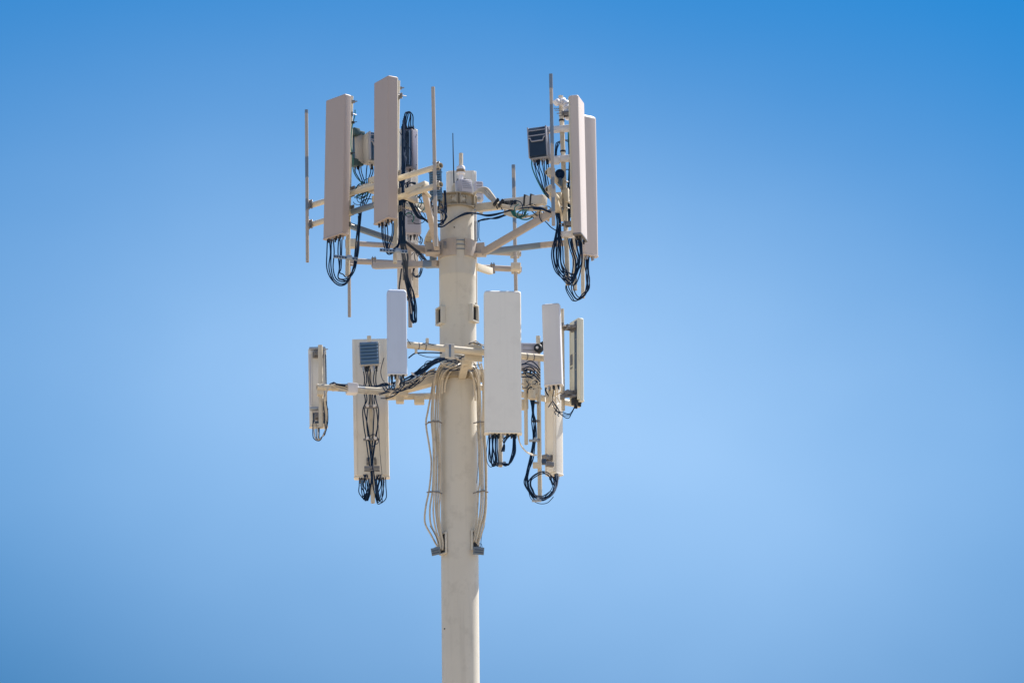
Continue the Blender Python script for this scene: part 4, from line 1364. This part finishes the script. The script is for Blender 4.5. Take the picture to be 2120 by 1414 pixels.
for i in range(4):
    cable([(1149 + i, 325, -1.3), (1149 + i * 1.2, 308, -1.28), (1154 + i * 1.5, 297 - i, -1.25), (1166, 290 - i + 2, -1.22), (1174, 290 + i, -1.2), (1181, 292 + i, -1.2)], 0.009, 'black', 'jumper_cable', 'black cable arching from the radio to the slender panel behind the mast', 'cable', G)
G = 'black cables behind the slender panel'
for i in range(6):
    x = 1177 + i * 0.8
    cable([(x - 1, 262 + i * 12, -1.3), (x + random.uniform(-2, 1), 300 + i * 10, -1.3), (x + random.uniform(-2, 2), 345 + i * 4, -1.3), (x + random.uniform(-3, 1), 390, -1.3), (x + random.uniform(-3, 1), 430, -1.3), (x - 3, 470, -1.3)], 0.0085, 'bgreen' if i == 1 else 'black', 'jumper_cable', 'dark cable running down the back of the slender tilted panel', 'cable', G)
# black wrapped coil on the sunlit mast
t = thing('cable_coil', 'black wrapped cable coil strapped to the mast between the open pipe ends and slender panel', 'cable coil', at(1159, 362, -1.5))
bm = bmesh.new()
c = at(1159, 362, -1.5)
for k in range(6):
    rr = 0.030 + 0.006 * k
    tube(bm, [c + Vector((rr * math.cos(a), -0.01 * (k % 3), rr * 1.1 * math.sin(a))) for a in [2 * math.pi * j / 16 for j in range(17)]], 0.009, 6)
obox(bm, c, (Vector((1, 0, 0)), Vector((0, 1, 0)), UPZ), (0.03, 0.03, 0.035), 0.012)
obj('coil', bm, 'black', t)
bm = bmesh.new()
tube(bm, [c + Vector((-0.01, 0, -0.06)), c + Vector((0.0, 0, -0.10)), c + Vector((0.01, 0, -0.16))], [0.045, 0.040, 0.012], 10)
obj('taped_tail', bm, 'stripe', t)

def loops(n, box, Yr, rr, radii, mats, label, cat, group, name='jumper_cable'):
    for i in range(n):
        cx_, cy_ = random.uniform(box[0], box[2]), random.uniform(box[1], box[3])
        a0, span = random.uniform(0, 360), random.uniform(140, 330)
        rx, ry = random.uniform(*rr), random.uniform(*rr)
        Y = random.uniform(*Yr)
        cable([(cx_ + rx * math.cos(R(a0 + span * k / 6)), cy_ + ry * math.sin(R(a0 + span * k / 6)), Y + 0.02 * (k % 2)) for k in range(7)], random.choice(radii), random.choice(mats), name, label, cat, group, j=0.8)


loops(9, (836, 384, 866, 410), (-1.35, -1.1), (6, 14), (0.008, 0.010), ('black',), 'black cable looped beside the trunk above the kicker brace saddle', 'cable', 'cable loops above the kicker brace saddle')
loops(7, (840, 410, 878, 455), (-1.2, -0.9), (6, 16), (0.007, 0.009), ('black', 'black', 'bgreen'), 'thin dark wire looped near the white louvred box', 'wire', 'thin wire loops near the white louvred box')
loops(8, (738, 376, 768, 425), (-0.85, -0.6), (5, 13), (0.007, 0.009), ('black', 'black', 'black', 'bgreen'), 'thin dark wire curled round the arm between the two tan panels', 'wire', 'thin wires between the two tan panels')
loops(9, (1070, 430, 1142, 448), (-1.1, -0.75), (8, 18), (0.007, 0.009), ('black', 'black', 'bgreen', 'bcable'), 'thin wire looped under the sleeved arm near the sunlit masts', 'wire', 'thin wire loops under the sleeved arm')
loops(8, (1171, 300, 1181, 470), (-1.32, -1.2), (4, 9), (0.007, 0.009), ('black', 'black', 'bgreen'), 'small dark wire loop between the mast and the slender panel', 'wire', 'small wire loops behind the slender panel')
loops(6, (858, 520, 874, 565), (0.7, 1.1), (5, 12), (0.006, 0.008), ('black',), 'thin black wire curl hanging below the far side frame', 'wire', 'thin wire curls below the far side frame')
loops(8, (890, 400, 914, 452), (-0.75, -0.45), (6, 14), (0.010, 0.012), ('black',), 'thick black cable curled between the kicker brace and the top collar', 'cable', 'cable curls beside the top collar')
loops(8, (1084, 765, 1112, 815), (-0.3, -0.1), (6, 14), (0.008, 0.011), ('black', 'black', 'bcable'), 'dark cable curled among the posts behind the widest panel', 'cable', 'cable curls behind the widest panel')

# lower tier: cables on the wide beige back
G = 'black cables running down the wide beige panel back'
Lb = 'black cable clipped down the back of the wide beige panel'
cols = ((755, 758, 756, 760, 752, 754, 757, 764, 770), (760, 762, 764, 765, 763, 761, 762, 768, 771), (768, 768, 770, 770, 775, 774, 772, 769, 773), (776, 774, 778, 777, 782, 780, 777, 771, 774), (780, 779, 780, 776, 778, 783, 778, 770, 768), (751, 754, 752, 756, 756, 760, 764, 769, 775))
for i, cx in enumerate(cols):
    ys = (760, 785, 805, 828, 850, 880, 908, 955, 990)
    pts = [(x + random.uniform(-.6, .6), y, 0.62 + 0.05 * (j > 0) - 0.03 * (i % 2)) for j, (x, y) in enumerate(zip(cx, ys))]
    e = (1 if i % 2 else -1)
    pts += [(cx[-1] + e * 6, 1020, 0.7), (cx[-1] + e * 12, 1037, 0.75)]
    cable(pts, 0.0108, 'black', 'feeder_cable', Lb, 'cable', G)
G = 'black loops under the wide beige panel back'
Lb = 'black jumper loop hanging under the wide beige panel back'
for i in range(10):
    s = -1 if i < 5 else 1
    q = i % 5
    xo = 771 + s * (26 - q * 2.2) + random.uniform(-1.5, 1.5)
    xi = 771 + s * (7 + q * 2.6) + random.uniform(-2, 2)
    dl = random.uniform(-9, 3)
    cable([(xo, 986, 0.9), (xo + s * 1, 1005, 0.85), (xo - s * (1 + q * .9), 1028 + dl, 0.8), (771 + s * (15 + random.uniform(-4, 4)), 1042 - q * 1.6 + dl, 0.78), (771 + s * (8 + q * 1.2), 1030 + dl, 0.76), (xi - s * 3, 1010, 0.75), (xi, 992, 0.75), (xi + s * 3, 982, 0.78)], 0.0095, 'black', 'jumper_cable', Lb, 'cable', G)
for k, (y, w2) in enumerate(((842, 14), (909, 17), (967, 24))):
    c = at(768 + k * 1.0, y, 0.62)
    t = thing('cable_clamp', ('small cable clamp on the wide panel back just below the arm', 'middle cable clamp on the wide panel back with a coil behind it', 'long galvanised bracket near the foot of the wide panel back')[k], 'clamp', c, 'clamps on the wide beige panel back')
    bm = bmesh.new()
    obox(bm, c + Vector((0, 0.02, 0)), (Vector((1, 0, 0)), Vector((0, 1, 0)), UPZ), ((w2 if k < 2 else 16) / 150.0, 0.012, 0.016 if k < 2 else 0.022), 0.004)
    if k == 2:
        obox(bm, c + Vector((0, 0.03, -0.04)), (Vector((1, 0, 0)), Vector((0, 1, 0)), UPZ), (16 / 150.0, 0.03, 0.008), 0.004)
    obj('bar', bm, 'dgalv', t)
    if k < 2:
        for s in (-0.35, 0.35):
            bm = bmesh.new()
            p = c + Vector((s * w2 / 150 * 1.4, -0.005, 0.012))
            obox(bm, p, (Vector((1, 0, 0)), Vector((0, 1, 0)), UPZ), (0.018, 0.02, 0.018), 0.004)
            obj('saddle', bm, 'wplas', t)
cable([(773 + 9.5 * math.cos(a), 911 + 13 * math.sin(a), 0.6) for a in [R(90 + k * 30) for k in range(13)]], 0.008, 'black', 'jumper_cable', 'ring of black cable behind the middle clamp on the wide panel back', 'cable')
cable([(795, 741, 0.6), (792, 756, 0.6), (790, 772, 0.6), (791, 785, 0.55), (796, 790, 0.5)], 0.008, 'black', 'jumper_cable', 'thin black cable curving beside the pale panel on the wide beige back', 'cable')
cable([(781, 855, 0.64), (784, 890, 0.64), (787, 940, 0.66), (791, 982, 0.7)], 0.005, 'black', 'ground_wire', 'very thin dark wire straggling down the wide panel back', 'wire')
# slim slotted panel tails
G = 'cables hanging from the slim slotted panel'
for i in range(5):
    m_ = ('black', 'bcable', 'black', 'bcable', 'black')[i]
    cable([(648 + i * 3.2, 870 + i * 3, 0.08), (646 + i * 4, 890, 0.06), (650 + i * 3, 906 + i, 0.05), (660 + i, 911 - i, 0.05), (672, 896, 0.04), (678 - i, 876, 0.02), (677 - i * 1.2, 850, 0.0), (673 - i, 825, -0.05)], 0.0085, m_, 'jumper_cable', ('black' if m_ == 'black' else 'beige') + ' cable tail looping under the slim slotted panel', 'cable', G if m_ == 'black' else 'beige ' + G)
G = 'beige cables lashed along the lower arm'
for i in range(3):
    cable([(672 + i, 830, -0.15), (676, 812 - i, -0.2), (684, 800 - i * 1.5, -0.2), (700, 795 + i * 4, -0.15), (735, 803 + i * 4.5, -0.02), (770, 808 + i * 3.5, -0.1), (800, 809 + i * 3.6, -0.1), (830, 799 + i * 4.5, -0.1), (856, 785 + i * 5.5, -0.1), (880, 773 + i * 5, -0.15), (900, 764 + i * 5, -0.2)], 0.0105, 'bcable', 'feeder_cable', 'beige feeder cable lashed along the lower arm to the pole', 'cable', G)
G = 'black cables along the lower arm'
for i in range(5):
    cable([(682 + i * 2, 795 - i, -0.15), (705, 795 + i, -0.15), (735, 797 + i * 2, 0.1), (765, 800 + i * 1.5, 0.3), (790, 799 - i, 0.2), (812, 797 - i, 0.1), (840, 786 - i, 0.0), (862, 775 - i, -0.1), (885, 762 - i * .8, -0.3), (905, 748 - i, -0.5), (930, 742, -0.7)], 0.011, 'black', 'feeder_cable', 'black feeder cable along the lower arm up to the front pipe', 'cable', G)
G = 'black cables under the pale panel on the front pipe'
for i, x in enumerate((806, 809, 813, 829, 832, 835)):
    cable([(x, 778, -1.8), (x + random.uniform(-2, 2), 790, -1.75), (805 + i * 6, 802, -1.5), (800 + i * 5, 808, -1.0), (792 + i * 6, 800, -0.4)], 0.0105, 'black', 'jumper_cable', 'black cable dropping from the pale panel with the rounded shoulder', 'cable', G)
cable([(822, 778, -1.82), (827, 788, -1.8), (824, 796, -1.75)], 0.011, 'wplas', 'jumper_cable', 'short white cable curling under the pale panel with the rounded shoulder', 'cable')
G = 'thick black trunk cables rising to the front pipe clamp'
for i in range(6):
    cable([(846 + i, 787 - i * 0.8, -0.3), (862, 777 - i * 1.6, -0.4), (878, 767 - i * 1.7, -0.55), (894, 756 - i * 1.5, -0.75), (908, 750 - i * 0.8, -0.9), (922, 744 - i * 0.5, -1.0), (938, 735 + i, -1.05)], 0.013, 'black', 'feeder_cable', 'thick black cable in the trunk rising to the slotted clamp plate', 'cable', G)
for i, pts in enumerate(([(846, 741, -1.5), (858, 732, -1.45), (868, 729, -1.4), (890, 729, -1.3), (915, 731, -1.25)], [(866, 733, -1.4), (880, 738, -1.3), (895, 740, -1.2), (912, 739, -1.1)], [(843, 702, -1.6), (847, 708, -1.6), (850, 713, -1.6)],
                         [(872, 714, -1.5), (884, 711, -1.5), (895, 714, -1.45), (910, 718, -1.4)], [(880, 762, -0.6), (879, 754, -0.6), (884, 748, -0.7), (893, 747, -0.7)])):
    cable(pts, (0.013, 0.007, 0.006, 0.006, 0.007)[i], 'black', 'jumper_cable', ('black cable strung just below the lower front pipe', 'thin wire sloping below the front pipe towards the slotted clamp', 'short wire tail behind the pale panel shoulder', 'thin wire lying along the top of the front pipe', 'small wire loop above the thick black trunk')[i], 'wire')
G = 'beige conduits bending round the lower collar'
for i, p in enumerate(([(962, 752), (944, 756), (926, 766), (917, 786), (915, 815)], [(958, 757), (946, 762), (932, 770), (923, 790), (920, 812)], [(955, 758), (966, 764), (976, 774), (982, 795), (984, 830)], [(968, 754), (980, 760), (988, 776), (991, 800), (992, 835)], [(940, 748), (925, 752), (907, 764), (899, 790), (898, 815)])):
    cable([(x, y, -0.36 + 0.004 * (y - 752) * 0.4) for x, y in p], 0.0125, 'bcable', 'conduit', 'beige conduit bending over the lower collar onto the shaft', 'conduit', G)
G = 'thin wires tangled round the lower collar'
for i in range(20):
    x, y = random.uniform(922, 985), random.uniform(738, 764)
    Yq = -0.45 - 0.02 * (768 - y)
    sl_ = random.uniform(-0.5, 0.5)
    bow = random.uniform(-11, 11)
    cable([(x - 24, y - 24 * sl_, Yq + 0.1), (x - 12, y - 12 * sl_ + bow * 0.7, Yq), (x, y + bow, Yq), (x + 12, y + 12 * sl_ + bow * 0.6, Yq), (x + 22, y + 22 * sl_, Yq + 0.1)], random.choice((0.006, 0.008, 0.011)), random.choice(('black', 'black', 'black', 'bcable')), 'jumper_cable', 'short wire tangled around the clamps above the lower collar', 'wire', G, j=0)
G = 'black wires above the front pipe beside the widest panel'
for i in range(5):
    cable([(962, 722 + i, -0.8), (972, 714 - i, -0.8), (984, 706 + i * 2, -0.75), (994, 712 + i * 3, -0.75), (1006, 716 + i * 6, -0.7)], 0.008, 'black' if i % 2 else 'bcable', 'jumper_cable', 'dark wire looping above the front pipe beside the widest panel', 'wire', G)
G = 'small wires tangled along the lower arm'
for i in range(20):
    t_ = (i + random.random()) / 20
    x = lerp(800, 892, t_)
    y = lerp(812, 770, max(0, (t_ - 0.2) / 0.8)) + random.uniform(-9, 5)
    Yq = lerp(-0.2, -0.5, t_)
    sl_ = -0.42 if i % 3 else random.uniform(-0.8, -0.15)
    bow = random.uniform(-8, 10)
    ln = random.uniform(14, 26)
    cable([(x - ln, y - ln * sl_, Yq + 0.06), (x - ln / 2, y - ln / 2 * sl_ + bow * 0.7, Yq), (x, y + bow, Yq - 0.03), (x + ln / 2, y + ln / 2 * sl_ + bow * 0.7, Yq), (x + ln, y + ln * sl_, Yq + 0.06)], random.choice((0.006, 0.008, 0.011)), random.choice(('black', 'black', 'bcable')), 'jumper_cable', 'short wire tangled along the lower arm beside the trunk cables', 'wire', G, j=0)
G = 'connectors scattered on the lower arm'
for i in range(9):
    t_ = (i + random.random()) / 9
    x = lerp(800, 900, t_)
    y = lerp(806, 762, t_) + random.uniform(-8, 8)
    c = at(x, y, lerp(-0.25, -0.5, t_))
    d_ = Vector((random.uniform(-1, 1), random.uniform(-0.4, 0.4), random.uniform(-0.6, 0.6))).normalized()
    bm = bmesh.new()
    tube(bm, [c - d_ * 0.035, c - d_ * 0.005, c, c + d_ * 0.035], [0.010, 0.016, 0.018, 0.012], 8)
    tag(obj('connector', bm, random.choice(('galv', 'copper', 'wplas', 'rubber')), origin=c.copy()), 'small metal connector among the wires on the lower arm', 'connector', G)
# feeders down the pole
G = 'beige feeder cables down the mast side of the pole'
Lb = 'beige feeder cable strapped down the mast side of the pole'
FL = [[(896, 768), (895, 800), (886, 850), (882, 878), (889, 925), (893, 960), (889, 1010), (881, 1052), (880, 1082), (893, 1108), (906, 1132)],
      [(903, 771), (898, 800), (893, 860), (897, 920), (897, 980), (895, 1018), (890, 1052), (892, 1085), (904, 1112), (909, 1135)],
      [(921, 748), (908, 762), (901, 790), (897, 860), (900, 940), (899, 1010), (897, 1060), (902, 1095), (910, 1120), (912, 1136)],
      [(926, 752), (911, 766), (905, 795), (901, 870), (904, 940), (903, 1010), (902, 1050), (906, 1090), (913, 1118), (913, 1136)],
      [(930, 757), (915, 772), (908, 800), (905, 880), (908, 950), (907, 1018), (905, 1062), (909, 1092), (915, 1120), (915, 1138)],
      [(934, 760), (917, 776), (911, 810), (909, 890), (911, 950), (911, 1020), (909, 1060), (912, 1095), (917, 1122), (916, 1138)]]
for i, p in enumerate(FL):
    cable([(x, y, (-0.32 if j < 2 and i > 1 else -0.16) - 0.02 * (i % 3) + (0.1 if i < 2 else 0)) for j, (x, y) in enumerate(p)], 0.0125, 'bcable', 'feeder_cable', Lb, 'cable', G, seg=8)
G = 'beige feeder cables down the sunlit side of the pole'
Lb = 'beige feeder cable strapped down the sunlit side of the pole'
FR = [[(966, 765), (978, 775), (987, 800), (989, 860), (991, 930), (993, 990), (990, 1022), (988, 1060), (984, 1095), (980, 1122)],
      [(976, 752), (984, 770), (990, 800), (992, 870), (995, 940), (996, 1010), (995, 1050), (990, 1085), (982, 1120)],
      [(982, 752), (991, 775), (994, 810), (996, 870), (999, 940), (1000, 1018), (999, 1055), (993, 1088), (985, 1122)],
      [(990, 750), (999, 780), (1000, 820), (1000, 880), (1004, 950), (1005, 1018), (1003, 1060), (996, 1090), (987, 1125)],
      [(996, 752), (1003, 790), (1003, 840), (1004, 900), (1007, 960), (1007, 1018), (1006, 1055), (1000, 1092), (989, 1128)]]
for i, p in enumerate(FR):
    cable([(x, y, -0.20 - 0.02 * (i % 3)) for x, y in p], 0.0125, 'bcable', 'feeder_cable', Lb, 'cable', G, seg=8)
for i, p in enumerate(([(1004, 1070), (1003, 1088), (997, 1110), (995, 1136)], [(989, 1127), (993, 1125), (997, 1127), (999, 1140)], [(987, 880), (989, 905), (990, 960), (987, 1000)])):
    cable([(x, y, -0.2) for x, y in p], 0.005, 'black', 'ground_wire', ('thin black wire leaving the sunlit feeders near the slotted hanger', 'thin black wire hooped above the slotted hanger plate', 'thin dark wire lying against the sunlit edge of the pole')[i], 'wire')
cable([(890, 1088, -0.1), (900, 1105, -0.12), (908, 1122, -0.14)], 0.005, 'black', 'ground_wire', 'thin black wire beside the feeders above the jutting hanger plate', 'wire')
for k, (pts, lab) in enumerate((([(881, 879, -0.1), (889, 874, -0.19), (898, 872, -0.22), (906, 872, -0.22), (915, 876, -0.22)], 'steel strap across the mast-side feeders, the higher one'),
                                ([(884, 1019, -0.1), (893, 1018, -0.19), (905, 1018, -0.22), (916, 1022, -0.22)], 'steel strap across the mast-side feeders, the lower one'),
                                ([(980, 876, -0.24), (990, 874, -0.25), (1003, 873, -0.25)], 'steel strap across the sunlit feeders, level with the widest panel'),
                                ([(979, 1021, -0.24), (990, 1018, -0.25), (1001, 1016, -0.25), (1011, 1019, -0.25)], 'steel strap across the sunlit feeders below the widest panel'))):
    bm = bmesh.new()
    w_ = [at(*p) for p in pts]
    tube(bm, smooth(w_, 4), 0.009, 6)
    for p in w_[1:-1]:
        obox(bm, p, (Vector((1, 0, 0)), Vector((0, 1, 0)), UPZ), (0.022, 0.016, 0.010), 0.003)
    tag(obj('cable_strap', bm, 'dgalv', origin=w_[0].copy()), lab, 'strap', 'steel straps across the feeders')
# under the widest panel
G = 'black cables dropping from the widest panel beside its mast'
Lb = 'black cable dropping straight from the widest panel beside its mast'
for i in range(8):
    x = 1013 + i * 2.4
    cable([(x, 900, -1.42), (x + random.uniform(-.6, .6), 925, -1.42), (x + 1 + i * 0.3, 950, -1.40), (1018 + i * 1.5, 961 + (i % 3) * 1.5, -1.36), (1028, 962, -1.3)], 0.0118, 'black', 'jumper_cable', Lb, 'cable', G)
G = 'black cables in the round loop under the widest panel'
Lb = 'black cable in the round loop below the widest panel'
for i in range(6):
    cable([(1066 - (i % 3) * 2, 899, -1.42), (1067 - i * 0.8, 915, -1.42), (1066 - i * 1.2, 938, -1.4), (1058 - i, 955 + i, -1.38), (1047 + i * 0.5, 965 - i * .8, -1.34), (1040, 960, -1.3)], 0.0105, 'black', 'jumper_cable', Lb, 'cable', G)
for i in range(4):
    cable([(1060 - i * 3, 900, -1.42), (1050 - i * 3, 908 + i, -1.42), (1042 + i, 922, -1.4), (1038 + i * 2, 935, -1.38)], 0.008, 'black', 'jumper_cable', 'thin black cable slanting to the mast under the widest panel', 'cable', 'slanting cables under the widest panel')
cable([(1012, 900, -1.45), (1008, 930, -1.45), (1007, 955, -1.45), (1013, 966, -1.42), (1022, 965, -1.38), (1027, 960, -1.35)], 0.006, 'black', 'ground_wire', 'thin black wire bowing out beside the cables under the widest panel', 'wire')
for i in range(2):
    cable([(1072 + i * 2, 902, -1.35), (1077, 918 + i, -1.2), (1088, 933 + i, -0.8), (1102, 940 + i * 2, -0.4), (1111, 942, -0.1)], 0.008, 'bcable', 'jumper_cable', 'beige cable sagging from the widest panel to the round post', 'cable', 'beige cables sagging from the widest panel')
c = at(1035, 960, -1.24)
t = thing('cable_clamp', 'steel cable clamp across the mast foot under the widest panel', 'clamp', c)
bm = bmesh.new()
obox(bm, c, (Vector((1, 0, 0)), Vector((0, 1, 0)), UPZ), (0.085, 0.02, 0.02), 0.005)
obj('bar', bm, 'dgalv', t)
for s in (-0.07, 0.06):
    bm = bmesh.new()
    tube(bm, [c + Vector((s, -0.045, 0)), c + Vector((s, -0.015, 0))], 0.024, 10)
    obj('saddle', bm, 'galv', t)
# right hand coil
G = 'black cables dropping to the coil on the round post'
Lb = 'black cable dropping along the round post into the coil'
for i in range(5):
    o = i - 2
    cable([(1098 + i * 2.2, 828, -0.1), (1103 + o, 850, -0.05), (1105 + o * 1.6, 872, -0.02), (1107 + o * 1.3, 900, 0), (1105 + o * 1.6, 920, 0.0), (1099 + o * 1.8, 950, 0.0), (1092 + o * 1.5, 980, 0.0), (1090 + o * 1.6, 1000, 0.0), (1096 + o * 1.4, 1018, 0.02), (1108 + o, 1030 - o * 1.5, 0.05), (1124, 1034 + o * 1.5, 0.1), (1140 + o, 1026 - o, 0.2), (1150 + o * 1.3, 1008, 0.35), (1152 + o * 1.4, 985, 0.6), (1148 + o * 2, 980, 0.7)], 0.0115, 'black', 'feeder_cable', Lb, 'cable', G)
G = 'black rings of the coil on the round post'
for i in range(3):
    rx, ry = 27 - i * 2.5, 27.5 - i * 2
    cable([(1121 + rx * math.cos(a) + random.uniform(-1, 1), 1004 + ry * math.sin(a), 0.02 + i * 0.02) for a in [R(30 + k * 30) for k in range(12 if i else 13)]], 0.0105, 'black', 'feeder_cable', 'ring of black cable coiled round the foot of the round post', 'cable', G)
for i, p in enumerate(([(1137, 990), (1144, 1005), (1138, 1018), (1128, 1028)], [(1142, 988), (1143, 1002), (1148, 998), (1150, 984)], [(1094, 1012), (1100, 1030), (1116, 1043), (1134, 1041), (1146, 1028)])):
    cable([(x, y, 0.2) for x, y in p], 0.007, 'black', 'jumper_cable', ('thin black cable inside the coil on the round post', 'short black cable looped under the long beige panel', 'lowest black cable hanging below the coil on the round post')[i], 'cable')
for (x, y, lab) in ((1111, 1036, 'steel clamp gripping the bottom of the coil on the round post'), (1105, 912, 'silver cable clamp halfway down the round post')):
    c = at(x, y, -0.03)
    bm = bmesh.new()
    obox(bm, c, (Vector((1, 0, 0)), Vector((0, 1, 0)), UPZ), (0.065, 0.02, 0.016), 0.004)
    tube(bm, [c + Vector((0.02, -0.03, 0.02)), c + Vector((0.02, 0, 0.02))], 0.02, 8)
    tag(obj('cable_clamp', bm, 'galv', origin=c.copy()), lab, 'clamp')
# striped panel tails
G = 'black cables sagging from the striped panel'
for i in range(5):
    cable([(1191 + i, 832, 0.3), (1188 - i * 0.5, 845 + i * 2, 0.28), (1180 - i * .6, 855 + i * 2.2, 0.2), (1165, 862 + (i - 4) * 2.5, 0.1), (1152 - i, 853 - i * 2, 0.0), (1144, 836, -0.1)], 0.006 + 0.002 * (i == 4), 'black', 'jumper_cable', 'black cable sagging from the striped olive panel towards the post', 'cable', G)
G = 'tangled cables under the short pale panel'
for i in range(8):
    x, y = random.uniform(1132, 1158), random.uniform(815, 850)
    cable([(1130 + i * 4.5, 799, -1.05), (1130 + i * 4 + random.uniform(-4, 4), 812, -0.95), (x, y, -0.7), (x + random.uniform(-8, 8), y + 10, -0.4), (x + random.uniform(-8, 8), y + random.uniform(-6, 16), -0.2)], random.choice((0.007, 0.009)), random.choice(('black', 'bcable', 'bcable')), 'jumper_cable', 'thin cable tangled below the short pale panel', 'cable', G)
G = 'dark cables stacked below the front pipe beside the widest panel'
for i in range(6):
    y = 752 + i * 6
    cable([(1060, y, -0.2), (1080, y + random.uniform(-3, 3), -0.25), (1096, y - 2 + random.uniform(-3, 3), -0.25), (1110, y + 5, -0.2), (1118, y + 14, -0.1)], 0.011, 'black', 'feeder_cable', 'dark cable running behind the widest panel below the front pipe', 'cable', G)
t = thing('cable_reel', 'black hub with white eye clamped to the post above the front pipe', 'fitting', at(1117, 722, -0.1))
c = at(1117, 722, -0.1)
bm = bmesh.new()
tube(bm, [c, c + Vector((-0.03, -0.06, 0))], [0.065, 0.055], 16)
obox(bm, c + Vector((0.05, 0.02, 0.06)), (Vector((0.8, 0, 0.6)), Vector((0, 1, 0)), Vector((-0.6, 0, 0.8))), (0.05, 0.04, 0.04), 0.015)
obj('hub', bm, 'rubber', t)
bm = bmesh.new()
tube(bm, [c + Vector((-0.03, -0.055, 0)), c + Vector((-0.034, -0.068, 0))], 0.02, 12)
obj('eye', bm, 'wplas', t)
